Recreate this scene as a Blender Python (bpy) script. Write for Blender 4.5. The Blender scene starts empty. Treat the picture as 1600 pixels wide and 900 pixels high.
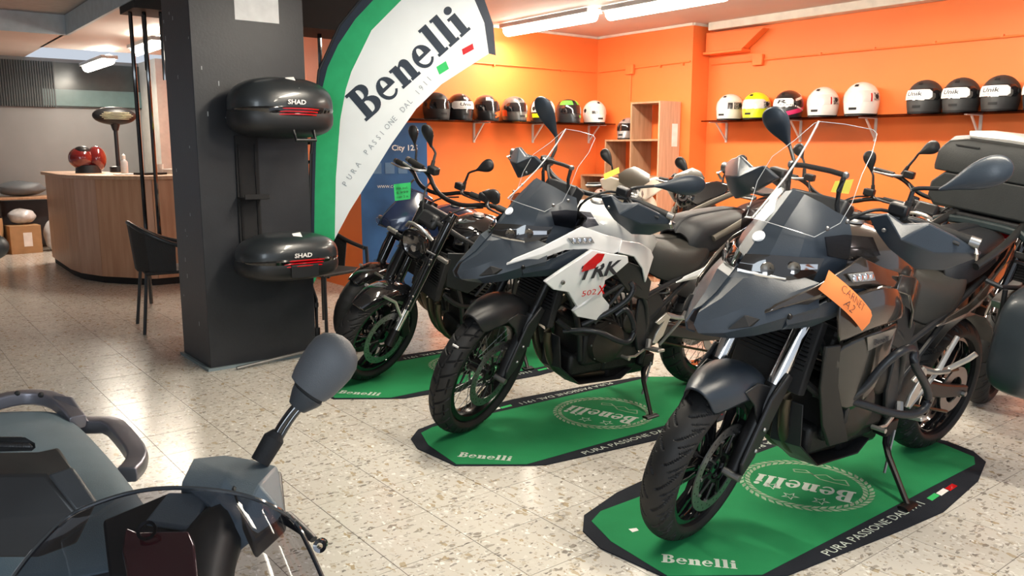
import bpy, bmesh, math, random
from mathutils import Vector as V, Matrix
from mathutils.geometry import tessellate_polygon
R = math.radians
sc = bpy.context.scene
col = sc.collection
# ------------------------------------------------------------ camera, world, light, exposure
CAM = V((-0.642, -3.674, 1.328)); PITCH = R(9.503); YAW = R(38.13); FPX = 1292.6
FWD = V((math.sin(YAW)*math.cos(PITCH), math.cos(YAW)*math.cos(PITCH), -math.sin(PITCH)))
RT = V((math.cos(YAW), -math.sin(YAW), 0)); UP = RT.cross(FWD)
cd = bpy.data.cameras.new('camera'); cam = bpy.data.objects.new('camera', cd); col.objects.link(cam)
cd.sensor_width = 36; cd.lens = 36*FPX/1600; cd.clip_start = .05
cam.matrix_world = Matrix(((RT.x, UP.x, -FWD.x, CAM.x), (RT.y, UP.y, -FWD.y, CAM.y), (RT.z, UP.z, -FWD.z, CAM.z), (0, 0, 0, 1)))
sc.camera = cam
w = bpy.data.worlds.new('world'); sc.world = w; w.use_nodes = True
w.node_tree.nodes['Background'].inputs[0].default_value = (.80, .88, 1, 1)
w.node_tree.nodes['Background'].inputs[1].default_value = .6
sc.view_settings.view_transform = 'Standard'; sc.view_settings.look = 'None'
sc.view_settings.exposure = .3; sc.view_settings.gamma = 1
def area(name, loc, target, sx, sy, power, colr):
    l = bpy.data.lights.new(name, 'AREA'); l.shape = 'RECTANGLE'; l.size = sx; l.size_y = sy; l.energy = power; l.color = colr
    o = bpy.data.objects.new(name, l); col.objects.link(o); o.location = loc
    o.rotation_euler = (V(target)-V(loc)).to_track_quat('-Z', 'Y').to_euler(); return o
area('shopfront_daylight', (-3.6, -4.6, 1.9), (1.5, 0, .7), 4.5, 2.4, 210, (.82, .92, 1))
# ------------------------------------------------------------ materials
MT = {}
def M(name, c, rough=.5, metal=0, coat=0, spec=.5, emit=0, var=.08, scale=12, bump=0, bscale=300, ecol=None):
    if name in MT: return MT[name]
    m = bpy.data.materials.new(name); m.use_nodes = True; nt = m.node_tree; b = nt.nodes['Principled BSDF']
    tc = nt.nodes.new('ShaderNodeTexCoord'); no = nt.nodes.new('ShaderNodeTexNoise'); no.inputs['Scale'].default_value = scale; no.inputs['Detail'].default_value = 3
    nt.links.new(tc.outputs['Object'], no.inputs['Vector'])
    rp = nt.nodes.new('ShaderNodeValToRGB'); nt.links.new(no.outputs['Fac'], rp.inputs['Fac'])
    rp.color_ramp.elements[0].position = .3; rp.color_ramp.elements[1].position = .7
    rp.color_ramp.elements[0].color = (*[x*(1-var) for x in c], 1); rp.color_ramp.elements[1].color = (*[min(1, x*(1+var)) for x in c], 1)
    nt.links.new(rp.outputs[0], b.inputs['Base Color'])
    b.inputs['Roughness'].default_value = rough; b.inputs['Metallic'].default_value = metal; b.inputs['Coat Weight'].default_value = coat
    b.inputs['Coat Roughness'].default_value = .04; b.inputs['Specular IOR Level'].default_value = spec
    if emit: b.inputs['Emission Color'].default_value = (*(ecol or c), 1); b.inputs['Emission Strength'].default_value = emit
    if bump:
        n2 = nt.nodes.new('ShaderNodeTexNoise'); n2.inputs['Scale'].default_value = bscale; nt.links.new(tc.outputs['Object'], n2.inputs['Vector'])
        bp = nt.nodes.new('ShaderNodeBump'); bp.inputs['Strength'].default_value = bump; bp.inputs['Distance'].default_value = .002
        nt.links.new(n2.outputs['Fac'], bp.inputs['Height']); nt.links.new(bp.outputs[0], b.inputs['Normal'])
    MT[name] = m; return m
def glass(name, tint, rough=.02, gz=.16):
    m = bpy.data.materials.new(name); m.use_nodes = True; nt = m.node_tree; nt.nodes.clear()
    o = nt.nodes.new('ShaderNodeOutputMaterial'); mx = nt.nodes.new('ShaderNodeMixShader'); lw = nt.nodes.new('ShaderNodeLayerWeight'); lw.inputs[0].default_value = .5; pw = nt.nodes.new('ShaderNodeMath'); pw.operation = 'POWER'; pw.inputs[1].default_value = 5
    nt.links.new(lw.outputs['Facing'], pw.inputs[0]); fr = nt.nodes.new('ShaderNodeMath'); fr.operation = 'MULTIPLY_ADD'; fr.inputs[1].default_value = gz; fr.inputs[2].default_value = .03; nt.links.new(pw.outputs[0], fr.inputs[0])
    t = nt.nodes.new('ShaderNodeBsdfTransparent'); t.inputs[0].default_value = (*tint, 1)
    g = nt.nodes.new('ShaderNodeBsdfGlossy'); g.inputs['Roughness'].default_value = rough
    nt.links.new(fr.outputs[0], mx.inputs[0]); nt.links.new(t.outputs[0], mx.inputs[1]); nt.links.new(g.outputs[0], mx.inputs[2])
    nt.links.new(mx.outputs[0], o.inputs[0]); return m
def wood(name, c1, c2, rough=.45, sc_=(2, 2, 22)):
    m = bpy.data.materials.new(name); m.use_nodes = True; nt = m.node_tree; b = nt.nodes['Principled BSDF']; b.inputs['Roughness'].default_value = rough
    tc = nt.nodes.new('ShaderNodeTexCoord'); mp = nt.nodes.new('ShaderNodeMapping'); mp.inputs['Scale'].default_value = (sc_[2], sc_[2], sc_[0])
    no = nt.nodes.new('ShaderNodeTexNoise'); no.inputs['Scale'].default_value = 1.5; no.inputs['Detail'].default_value = 6
    rp = nt.nodes.new('ShaderNodeValToRGB'); rp.color_ramp.elements[0].color = (*c1, 1); rp.color_ramp.elements[1].color = (*c2, 1)
    rp.color_ramp.elements[0].position = .35; rp.color_ramp.elements[1].position = .65
    nt.links.new(tc.outputs['Object'], mp.inputs[0]); nt.links.new(mp.outputs[0], no.inputs['Vector']); nt.links.new(no.outputs['Fac'], rp.inputs['Fac']); nt.links.new(rp.outputs[0], b.inputs['Base Color'])
    return m
def terrazzo():
    m = bpy.data.materials.new('terrazzo'); m.use_nodes = True; nt = m.node_tree; b = nt.nodes['Principled BSDF']; N = nt.nodes.new; L = nt.links.new
    g = N('ShaderNodeNewGeometry'); oi = N('ShaderNodeObjectInfo')
    big = N('ShaderNodeTexNoise'); big.inputs['Scale'].default_value = .9; L(g.outputs['Position'], big.inputs['Vector'])
    base = N('ShaderNodeValToRGB'); base.color_ramp.elements[0].color = (.60, .565, .49, 1); base.color_ramp.elements[1].color = (.70, .68, .63, 1); L(big.outputs['Fac'], base.inputs['Fac'])
    tone = N('ShaderNodeMixRGB'); tone.blend_type = 'MULTIPLY'; tone.inputs[0].default_value = 1
    tr = N('ShaderNodeValToRGB'); tr.color_ramp.elements[0].color = (.93, .92, .91, 1); tr.color_ramp.elements[1].color = (1, 1, 1, 1); L(oi.outputs['Random'], tr.inputs['Fac'])
    L(base.outputs[0], tone.inputs[1]); L(tr.outputs[0], tone.inputs[2]); cur = tone.outputs[0]
    warp = N('ShaderNodeTexNoise'); warp.inputs['Scale'].default_value = 40; L(g.outputs['Position'], warp.inputs['Vector'])
    ad = N('ShaderNodeMixRGB'); ad.blend_type = 'LINEAR_LIGHT'; ad.inputs[0].default_value = .012; L(g.outputs['Position'], ad.inputs[1]); L(warp.outputs['Color'], ad.inputs[2])
    for s, thr, c, str_ in ((44, .80, (.42, .33, .20, 1), (1, .45, 1)), (60, .80, (.27, .24, .20, 1), (.45, 1, 1)), (70, .78, (.86, .85, .80, 1), (1, .6, 1)), (105, .80, (.36, .29, .20, 1), (1, .6, 1)), (85, .84, (.20, .18, .16, 1), (.5, 1, 1))):
        mp = N('ShaderNodeMapping'); mp.inputs['Scale'].default_value = str_; mp.inputs['Rotation'].default_value = (0, 0, s); L(ad.outputs[0], mp.inputs[0])
        v = N('ShaderNodeTexVoronoi'); v.inputs['Scale'].default_value = s; L(mp.outputs[0], v.inputs['Vector'])
        v2 = N('ShaderNodeTexVoronoi'); v2.feature = 'DISTANCE_TO_EDGE'; v2.inputs['Scale'].default_value = s; L(mp.outputs[0], v2.inputs['Vector'])
        sp = N('ShaderNodeSeparateColor'); L(v.outputs['Color'], sp.inputs[0])
        gt = N('ShaderNodeMath'); gt.operation = 'GREATER_THAN'; gt.inputs[1].default_value = thr; L(sp.outputs[0], gt.inputs[0])
        ge = N('ShaderNodeMath'); ge.operation = 'GREATER_THAN'; ge.inputs[1].default_value = .14; L(v2.outputs['Distance'], ge.inputs[0])
        mu = N('ShaderNodeMath'); mu.operation = 'MULTIPLY'; L(gt.outputs[0], mu.inputs[0]); L(ge.outputs[0], mu.inputs[1])
        m2 = N('ShaderNodeMath'); m2.operation = 'MULTIPLY'; L(mu.outputs[0], m2.inputs[0]); L(sp.outputs[1], m2.inputs[1])
        mx = N('ShaderNodeMixRGB'); L(m2.outputs[0], mx.inputs[0]); L(cur, mx.inputs[1]); mx.inputs[2].default_value = c; cur = mx.outputs[0]
    L(cur, b.inputs['Base Color']); b.inputs['Roughness'].default_value = .23; b.inputs['Specular IOR Level'].default_value = .5
    return m
BLK = M('black_plastic', (.012, .013, .015), .42); MATTE = M('matte_black', (.009, .009, .010), .75, bump=.3)
DARK = M('dark_metal', (.016, .016, .017), .38, .6); GUNB = M('blue_black_plastic', (.026, .036, .050), .36, bump=.15)
RUB = M('rubber', (.011, .0112, .012), .6, spec=.4); CHR = M('chrome', (.8, .8, .8), .12, 1); ALU = M('aluminium', (.55, .54, .52), .35, .9)
STEEL = M('steel', (.32, .32, .32), .42, 1); GRIP = M('grip_rubber', (.015, .015, .015), .7)
SEAT = M('seat_vinyl', (.030, .029, .026), .5, bump=.5, bscale=500, scale=4); SEAT2 = M('seat_vinyl_dark', (.014, .015, .018), .5, bump=.5, bscale=500)
GLOSS = M('gloss_black', (.006, .006, .007), .08, coat=1); PGREY = M('anthracite_paint', (.055, .045, .038), .22, .5, 1, scale=5, var=.2)
PWHITE = M('white_paint', (.78, .78, .78), .25, coat=.7, var=.02); REDP = M('red_paint', (.55, .01, .012), .25, coat=.5); BRONZE = M('bronze_metal', (.10, .085, .06), .4, .8)
ENG = M('engine_black', (.014, .014, .014), .5, .3, bump=.6, bscale=150); ENG2 = M('engine_cover', (.05, .045, .04), .4, .7)
WHITE = M('white_plastic', (.8, .79, .76), .4); AMBER = M('amber_lens', (.8, .25, .02), .2, coat=1); REDL = M('red_lens', (.5, .005, .01), .12, coat=1)
CLEAR = glass('clear_screen', (.93, .94, .95), .03, .015); SMOKE = glass('smoked_screen', (.42, .42, .46), .015); LENS = glass('lens_glass', (.8, .8, .82))
ORANGE = M('orange_wall_paint', (.92, .21, .045), .55, scale=1.5, var=.05, bump=.25, bscale=40)
PAPERG = M('green_note', (.03, .5, .13), .7); PAPERO = M('orange_note', (.95, .26, .07), .7); PAPERY = M('yellow_note', (.9, .85, .12), .7); PAPERW = M('white_paper', (.85, .83, .8), .7)
INK = M('ink', (.02, .02, .025), .7); GREYW = M('grey_wall_paint', (.19, .19, .19), .6, scale=2); CARD = M('cardboard', (.42, .25, .12), .8); TUBE = M('fluorescent_tube', (1, .97, .9), .5, emit=24, ecol=(1, .93, .80))
# ------------------------------------------------------------ mesh builder
def rot2(a): return math.cos(a), math.sin(a)
class MB:
    def __init__(s, T=None): s.v = []; s.f = []; s.mi = []; s.cm = 0; s.T = T; s.split = None
    def add(s, vs, fs):
        o = len(s.v)
        for q in vs:
            q = V(q); s.v.append(s.T(q) if s.T else q)
        for f in fs: s.f.append([i+o for i in f]); s.mi.append(s.cm)
        return s
    def box(s, c, sz, rot=None):
        c = V(c); x, y, z = [k/2 for k in sz]; vs = [V((a*x, b*y, d*z)) for a in (-1, 1) for b in (-1, 1) for d in (-1, 1)]
        if rot is not None: vs = [rot @ q for q in vs]
        return s.add([c+q for q in vs], [(0, 1, 3, 2), (4, 6, 7, 5), (0, 4, 5, 1), (2, 3, 7, 6), (0, 2, 6, 4), (1, 5, 7, 3)])
    def ring(s, c, t, up, r, n, sy=1, sq=2):
        t = t.normalized(); u = up-t*up.dot(t)
        if u.length < 1e-5: u = V((1, 0, 0))-t*t.x
        u.normalize(); b = t.cross(u); out = []
        for k in range(n):
            a = 2*math.pi*k/n; ca, sa = math.cos(a), math.sin(a)
            if sq != 2: ca, sa = [math.copysign(abs(q)**(2/sq), q) for q in (ca, sa)]
            out.append(c+u*(r*sy*ca)+b*(r*sa))
        return out
    def loft(s, rings, closed=True, caps=True):
        n = len(rings[0]); vs = [q for r_ in rings for q in r_]; fs = []
        for i in range(len(rings)-1):
            for k in range(n if closed else n-1):
                k2 = (k+1) % n; fs.append((i*n+k, i*n+k2, (i+1)*n+k2, (i+1)*n+k))
        if caps and closed: fs.append(tuple(range(n-1, -1, -1))); fs.append(tuple((len(rings)-1)*n+k for k in range(n)))
        return s.add(vs, fs)
    def tube(s, path, r, n=10, smooth=0, up=(0, 0, 1), sy=1, sq=2, caps=True):
        P = [V(q) for q in path]; rr = list(r) if hasattr(r, '__len__') else [r]*len(P)
        for _ in range(smooth):
            P2 = [P[0]]; r2 = [rr[0]]
            for i in range(len(P)-1):
                P2 += [P[i]*.75+P[i+1]*.25, P[i]*.25+P[i+1]*.75]; r2 += [rr[i]*.75+rr[i+1]*.25, rr[i]*.25+rr[i+1]*.75]
            P2.append(P[-1]); r2.append(rr[-1]); P, rr = P2, r2
        rg = []
        for i, q in enumerate(P):
            t = (P[min(i+1, len(P)-1)]-P[max(i-1, 0)])
            rg.append(s.ring(q, t, V(up), max(rr[i], 1e-4), n, sy, sq))
        return s.loft(rg, caps=caps)
    def cyl(s, a, b, r, n=20, r2=None): return s.tube([a, b], [r, r2 or r], n, up=(.3, .5, .8))
    def lathe(s, c, ax, prof, n=48, closed=False):
        c = V(c); ax = V(ax).normalized(); u = ax.orthogonal().normalized(); b = ax.cross(u); rg = []
        for k in range(n):
            a = 2*math.pi*k/n; d = u*math.cos(a)+b*math.sin(a); rg.append([c+d*r_+ax*h for r_, h in prof])
        m = len(prof); vs = [q for r_ in rg for q in r_]; fs = []
        for k in range(n):
            k2 = (k+1) % n
            for j in range(m if closed else m-1):
                j2 = (j+1) % m; fs.append((k*m+j, k*m+j2, k2*m+j2, k2*m+j))
        return s.add(vs, fs)
    def ell(s, c, r, n=16, m=10, sq=2, rot=None, sqz=None):
        c = V(c); rg = []; sqz = sqz or sq; pw = lambda q, e: math.copysign(abs(q)**(2/e), q)
        for j in range(m+1):
            ph = -math.pi/2+math.pi*j/m; rg.append([V((r[0]*pw(math.cos(ph), sqz)*pw(math.cos(2*math.pi*k/n), sq), r[1]*pw(math.cos(ph), sqz)*pw(math.sin(2*math.pi*k/n), sq), r[2]*pw(math.sin(ph), sqz))) for k in range(n)])
        if rot is not None: rg = [[rot @ q for q in g] for g in rg]
        return s.loft([[c+q for q in g] for g in rg])
    def grid(s, rows, th=.004, mirror=False):
        off = mirror and all(abs(q[1]) > 1e-4 for r_ in rows for q in r_)
        for sgn in ((1, -1) if mirror else (1,)):
            if sgn < 0 and off: s.split = (len(s.v), len(s.f))
            G = [[V((q[0], q[1]*sgn, q[2])) for q in r_] for r_ in rows]; a, b = len(G), len(G[0]); nrm = []
            for i in range(a):
                for j in range(b):
                    du = G[min(i+1, a-1)][j]-G[max(i-1, 0)][j]; dv = G[i][min(j+1, b-1)]-G[i][max(j-1, 0)]; nn = du.cross(dv)
                    nrm.append(nn.normalized() if nn.length > 1e-9 else V((0, 0, 0)))
            vs = [G[i][j] for i in range(a) for j in range(b)]
            if th:
                vs += [vs[k]-nrm[k]*th for k in range(a*b)]
            fs = []; o = a*b
            for i in range(a-1):
                for j in range(b-1):
                    q = (i*b+j, i*b+j+1, (i+1)*b+j+1, (i+1)*b+j); fs.append(q)
                    if th: fs.append(tuple(x+o for x in q[::-1]))
            if th:
                bd = [j for j in range(b)]+[i*b+b-1 for i in range(1, a)]+[(a-1)*b+j for j in range(b-2, -1, -1)]+[i*b for i in range(a-2, 0, -1)]
                for k in range(len(bd)): x, y = bd[k], bd[(k+1) % len(bd)]; fs.append((y, x, x+o, y+o))
            s.add(vs, fs)
        return s
    def plate(s, poly, off, mirror=False):
        for sgn in ((1, -1) if mirror else (1,)):
            if sgn < 0: s.split = (len(s.v), len(s.f))
            P = [V((q[0], q[1]*sgn, q[2])) for q in poly]; O = V((off[0], off[1]*sgn, off[2])); n = len(P)
            c = V((0, 0, 0))
            for q in P: c += q/n
            fs = [tuple(range(n)), tuple(range(2*n-1, n-1, -1))]+[(i, i+n, (i+1) % n+n, (i+1) % n) for i in range(n)]
            s.add(P+[q+O for q in P], fs)
        return s
    def flat(s, vs2, fs, fn, th=0):
        if th:
            bm = bmesh.new(); bv = [bm.verts.new((x, y, 0)) for x, y in vs2]
            for f in fs:
                try: bm.faces.new([bv[i] for i in f])
                except ValueError: pass
            g = bmesh.ops.extrude_face_region(bm, geom=bm.faces[:])
            for q in g['geom']:
                if isinstance(q, bmesh.types.BMVert): q.co.z += th
            bm.verts.index_update()
            s.add([fn(q.co.x, q.co.y, q.co.z) for q in bm.verts], [[q.index for q in f.verts] for f in bm.faces]); bm.free(); return s
        return s.add([fn(x, y, 0) for x, y in vs2], fs)
    def build(s, name, mats, parent=None, bev=0, sub=0, smooth=True, label=None, kind=None, ang=None):
        if s.split:
            a, c = s.split; s2 = MB(); s2.v = s.v[a:]; s2.f = [[i-a for i in f] for f in s.f[c:]]; s2.mi = s.mi[c:]; s.v, s.f, s.mi, s.split = s.v[:a], s.f[:c], s.mi[:c], None
            s2.build(name, mats, parent, bev, sub, smooth, label, kind, ang)
        me = bpy.data.meshes.new(name); me.from_pydata(s.v, [], s.f)
        mats = mats if isinstance(mats, (list, tuple)) else [mats]
        for m in mats: me.materials.append(m)
        if len(mats) > 1:
            for p, k in zip(me.polygons, s.mi): p.material_index = k
        bm = bmesh.new(); bm.from_mesh(me); bmesh.ops.remove_doubles(bm, verts=bm.verts, dist=1e-5); bmesh.ops.recalc_face_normals(bm, faces=bm.faces); bm.to_mesh(me); bm.free()
        if smooth:
            for p in me.polygons: p.use_smooth = True
            me.set_sharp_from_angle(angle=R(ang or (38 if not sub else 75)))
        o = bpy.data.objects.new(name, me); col.objects.link(o)
        if parent: o.parent = parent
        if bev:
            b = o.modifiers.new('bevel', 'BEVEL'); b.width = bev; b.segments = 2; b.limit_method = 'ANGLE'; b.angle_limit = R(35)
        if sub:
            b = o.modifiers.new('sub', 'SUBSURF'); b.levels = sub; b.render_levels = sub
        if label: o['label'] = label
        if kind: o['kind'] = kind
        return o
def root(name, label, cat, group=None, loc=(0, 0, 0), rz=0, mat=None):
    o = bpy.data.objects.new(name, None); col.objects.link(o); o.empty_display_size = .1
    if mat is not None: o.matrix_world = mat
    else: o.location = loc; o.rotation_euler = (0, 0, rz)
    return tag(o, label, cat, group)
def tag(o, label, cat, group=None):
    o['label'] = label; o['category'] = cat
    if group: o['group'] = group
    return o
def struct(o): o['kind'] = 'structure'; return o
# ------------------------------------------------------------ lettering
def arc(cx, cy, rx, ry, a0, a1, n=10): return [(cx+rx*math.cos(R(a0+(a1-a0)*k/n)), cy+ry*math.sin(R(a0+(a1-a0)*k/n))) for k in range(n+1)]
GL = {
 'B': (.80, [[(0, 0), (0, .10), (.09, .10), (.09, .90), (0, .90), (0, 1)][::-1][::-1]+[(.42, 1)]+arc(.44, .765, .26, .235, 85, -70, 8)+arc(.44, .275, .33, .275, 70, -90, 10), [(.34, .89), (.40, .89)]+arc(.40, .73, .09, .15, 80, -80, 6)+[(.34, .58)], [(.34, .48), (.41, .48)]+arc(.41, .29, .12, .18, 80, -80, 6)+[(.34, .10)]]),
 'e': (.64, [arc(.31, .34, .31, .36, 0, 325, 22)+arc(.33, .36, .22, .29, 320, 192, 8)+[(.62, .32)], [(.22, .41), (.40, .41)]+arc(.31, .44, .09, .19, 20, 160, 8)]),
 'n': (.74, [[(0, 0), (0, .09), (.07, .09), (.07, .59), (0, .59), (0, .68), (.28, .68), (.29, .60)]+arc(.48, .50, .18, .20, 110, 0, 7)+[(.66, .09), (.72, .09), (.72, 0), (.38, 0), (.38, .09), (.42, .09), (.42, .46), (.38, .56), (.33, .54), (.31, .48), (.31, .09), (.35, .09), (.35, 0)]]),
 'l': (.40, [[(0, 0), (0, .09), (.07, .09), (.07, .91), (0, .91), (0, 1), (.31, 1), (.31, .09), (.38, .09), (.38, 0)]]),
 'i': (.40, [[(0, 0), (0, .09), (.07, .09), (.07, .59), (0, .59), (0, .68), (.31, .68), (.31, .09), (.38, .09), (.38, 0)]])}
def slab(txt, gap=.05):
    vs, fs = [], []; x = 0
    for ch in txt:
        wd, loops = GL[ch]; L_ = [[V((px+x, py, 0)) for px, py in lp] for lp in loops]
        if ch == 'i': loops2 = [[V((px+x, py, 0)) for px, py in arc(.19, .86, .13, .12, 0, 340, 14)]]
        else: loops2 = None
        for LL in ([L_]+([loops2] if loops2 else [])):
            o = len(vs); fl = [q for lp in LL for q in lp]; vs += [(q.x, q.y) for q in fl]
            fs += [tuple(i+o for i in t) for t in tessellate_polygon(LL)]
        x += wd+gap
    return vs, fs, x-gap
_fc = {}
def sans(txt, bold=0):
    if (txt, bold) in _fc: return _fc[(txt, bold)]
    cu = bpy.data.curves.new('t', 'FONT'); cu.body = txt; cu.offset = bold; cu.resolution_u = 2; ob = bpy.data.objects.new('t', cu); me = ob.to_mesh()
    vs = [(q.co.x, q.co.y) for q in me.vertices]; fs = [tuple(p.vertices) for p in me.polygons]; ob.to_mesh_clear(); bpy.data.objects.remove(ob); bpy.data.curves.remove(cu)
    wd = max(q[0] for q in vs); h = max(q[1] for q in vs); r_ = ([(x/h, y/h) for x, y in vs], fs, wd/h); _fc[(txt, bold)] = r_; return r_
def planefn(o, ex, ey, size, shear=0, lift=.002):
    o, ex, ey = V(o), V(ex).normalized(), V(ey).normalized(); n = ex.cross(ey)
    return lambda x, y, z: o+ex*((x+shear*y)*size)+ey*(y*size)+n*(lift+z)
def write(name, txt, o, ex, ey, size, mat, parent, font='sans', bold=0, shear=0, lift=.0015, fit=None, T=None):
    vs, fs, wd = slab(txt) if font == 'slab' else sans(txt, bold)
    if fit: vs = [(x*fit/(wd*size), y) for x, y in vs]
    mb = MB(T); mb.flat(vs, fs, planefn(o, ex, ey, size, shear, lift)); return mb.build(name, mat, parent, smooth=False)
# ------------------------------------------------------------ the room
TER = terrazzo(); GROUT = M('grout', (.17, .15, .13), .8)
fl = struct(MB().box((2.5, 2.6, -.0265), (10, 15.4, .05)).build('floor', GROUT))
tm = MB().box((0, 0, -.004), (.2972, .2972, .008)).build('tile', TER, fl, smooth=False)
def vis(x, y, z=0, m=60):
    d = V((x, y, z))-CAM; dz = d.dot(FWD)
    if dz < .2: return None
    px, py = 800+FPX*d.dot(RT)/dz, 450-FPX*d.dot(UP)/dz
    return dz if -m < px < 1600+m and -m < py < 900+m else None
tl = []
for i in range(-7, 22):
    for j in range(-17, 32):
        x, y = .3*i+.15, .3*j+.15
        if x < 5.9 or y < 1.8: tl.append((vis(x, y) or 50+math.hypot(x, y), x, y))
tl.sort(); rest = MB()
for k, (d, x, y) in enumerate(tl):
    if k < 298:
        o = tm if k == 0 else tm.copy()
        if k: col.objects.link(o)
        o.parent = fl; o.location = (x, y, random.Random(k).uniform(-.0003, .0002))
    else: rest.box((x, y, -.004), (.2972, .2972, .008))
rest.build('far_tiles', TER, fl, smooth=False, kind='stuff')
CEIL = M('ceiling_paint', (.60, .54, .50), .7, scale=1); ZC = 2.55
mb = MB(); mb.box((3.9, 1.5, ZC+.05), (5.3, 13, .1)); mb.box((.03-1.0, 7.9, ZC+.05), (4.5, 3.2, .1)); struct(mb.build('ceiling', CEIL))
struct(MB().box((-.97, .8, ZC+.22), (4.7, 11.2, .1)).build('ceiling_recess', M('grey_ceiling', (.36, .35, .34), .7)))
TR = M('pale_blue_trim', (.42, .50, .55), .4)
mb = MB(); mb.box((-.97, 6.29, ZC+.06), (4.46, .03, .2)); mb.box((1.245, .6, ZC+.06), (.03, 11.4, .2)); struct(mb.build('trim_1', TR))
struct(MB().box((4.55, 3.279, ZC/2), (3.05, .2, ZC)).build('wall_back', ORANGE))
struct(MB().box((3.126, 6.38, ZC/2), (.2, 6.0, ZC)).build('wall_left_return', ORANGE))
struct(MB().box((6.07, 2.55, ZC/2), (.25, 1.42, ZC)).build('wall_pier', ORANGE))
struct(MB().box((6.29, -1.6, ZC/2), (.18, 7.0, ZC)).build('wall_right', ORANGE))
struct(MB().box((.9, 9.4, ZC/2), (5.0, .2, ZC)).build('wall_far', GREYW))
struct(MB().box((-3.2, 2.3, ZC/2), (.2, 14.4, ZC)).build('wall_left', GREYW))
mb = MB(); mb.box((4.5, 3.17, ZC-.012), (2.9, .02, .024)); mb.box((5.935, 2.5, ZC-.012), (.02, 1.32, .024)); mb.box((6.07, 1.83, ZC-.012), (.25, .02, .024)); struct(mb.build('trim_2', M('cream_trim', (.75, .68, .6), .5)))
struct(MB().box((6.13, -.42, 2.52), (.13, 4.36, .085)).build('trim_3', M('cream_duct', (.72, .68, .58), .5), bev=.006))
mb = MB(); mb.plate([(6.19, 1.80, 2.46), (6.19, 1.80, 2.27), (6.19, 1.40, 2.25), (6.19, 1.14, 2.44)], (-.10, 0, 0)); struct(mb.build('trim_4', ORANGE, bev=.004))
struct(MB().box((6.135, 1.58, 2.262), (.15, .46, .025)).build('trim_5', ORANGE, bev=.004))
# dark band and corrugated panels on the far wall
mb = MB(); mb.box((1.0, 9.285, 2.20), (3.6, .03, .60)); ba = struct(mb.build('window_1', M('dark_glazing', (.035, .045, .045), .25)))
mb = MB(); mb.box((2.1, 9.262, 2.03), (1.3, .02, .22)); mb.build('pane', M('teal_pane', (.09, .15, .15), .3), ba)
mb = MB()
for k in range(34): mb.box((.60+.03*k, 9.26, 2.2), (.016, .03, .6))
mb.build('slatted_blind', M('blind', (.035, .042, .045), .5), ba, smooth=False, kind='stuff')
mb = MB(); mb.box((2.86, 8.9, 1.3), (.32, .9, 2.5)); struct(mb.build('trim_6', M('plaster_grey', (.42, .40, .37), .7)))
# conduits with junction boxes
def conduit(path, name='conduit'):
    mb = MB(); mb.tube(path, .008, 8); return mb
zc = 2.165
for pts, l, clips in (([(3.26, 3.169, zc+.01), (5.91, 3.169, zc+.005)], 'thin orange painted conduit running level along the back wall above the helmets', ((3.6, 3.167), (4.5, 3.167), (5.4, 3.167))),
                   ([(5.934, 3.14, zc+.005), (5.934, 1.86, zc+.02)], 'thin orange painted conduit along the pier wall either side of the junction box', ((5.933, 2.25), (5.933, 1.95))),
                   ([(5.934, 2.66, zc-.055), (5.934, 2.66, 1.84)], 'thin orange conduit dropping from the junction box to the cube shelf', ()),
                   ([(6.189, 1.80, zc), (6.189, -4, zc-.02)], 'long thin orange conduit along the right wall above the helmets', ((6.188, .6), (6.188, .1), (6.188, -.4), (6.188, -.9)))):
    o_ = MB().tube(pts, .008, 8).build('conduit', ORANGE); tag(o_, l, 'conduit')
    for x, y in clips: MB().box((x, y, zc), (.022, .022, .022)).build('clip', ORANGE, o_)
for y, x, l in ((2.66, 5.925, 'orange junction box on the pier wall above the cube shelf'), (1.24, 6.18, 'orange junction box on the right wall above the yellow helmet')):
    mb = MB(); mb.box((x-.006, y, zc), (.035, .11, .10)); tag(mb.build('junction_box', ORANGE, bev=.006), l, 'junction box')
# ceiling lights
def tube_light(x, y, z, ln, label, rz=0, w=.19, em=TUBE):
    t = root('ceiling_light', label, 'light', loc=(x, y, z), rz=rz)
    mb = MB(); mb.box((0, 0, .03), (w, ln, .04)); mb.build('housing', M('lamp_housing', (.5, .5, .5), .4), t, bev=.005)
    mb = MB(); mb.tube([(0, -ln/2+.02, 0), (0, ln/2-.02, 0)], w*.34, 12, up=(0, 0, 1)); mb.build('diffuser', em, t)
    mb = MB(); mb.box((0, ln*.35, .055), (.02, .02, .02)).box((0, -ln*.35, .055), (.02, .02, .02)); mb.build('bracket', DARK, t)
    l = bpy.data.lights.new('tube', 'AREA'); l.shape = 'RECTANGLE'; l.size = .15; l.size_y = ln; l.energy = 26*ln; l.color = (1, .90, .74)
    lo = bpy.data.objects.new('tube_lamp', l); col.objects.link(lo); lo.parent = t; lo.location = (0, 0, -w*.34-.01)
    return t
tube_light(4.55, 2.40, 2.49, 1.25, 'long fluorescent tube light on the ceiling right beside the tip of the feather flag')
tube_light(4.62, 1.05, 2.49, 1.25, 'long fluorescent tube light cut by the top of the photo above the cube shelf')
tube_light(4.70, -.95, 2.44, 1.4, 'ceiling tube light above the dark helmets, outside the top edge')
tube_light(1.90, 8.05, 2.40, 1.25, 'long fluorescent tube light above the reception counter')
tube_light(1.90, 5.75, 2.40, .95, 'fluorescent tube light seen behind the black rack tubes')
tube_light(1.9, -.6, 2.44, 1.4, 'ceiling tube light over the green mats, outside the top edge')
tube_light(1.9, -2.9, 2.44, 1.4, 'ceiling tube light nearest the shop front, outside the top edge')
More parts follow.
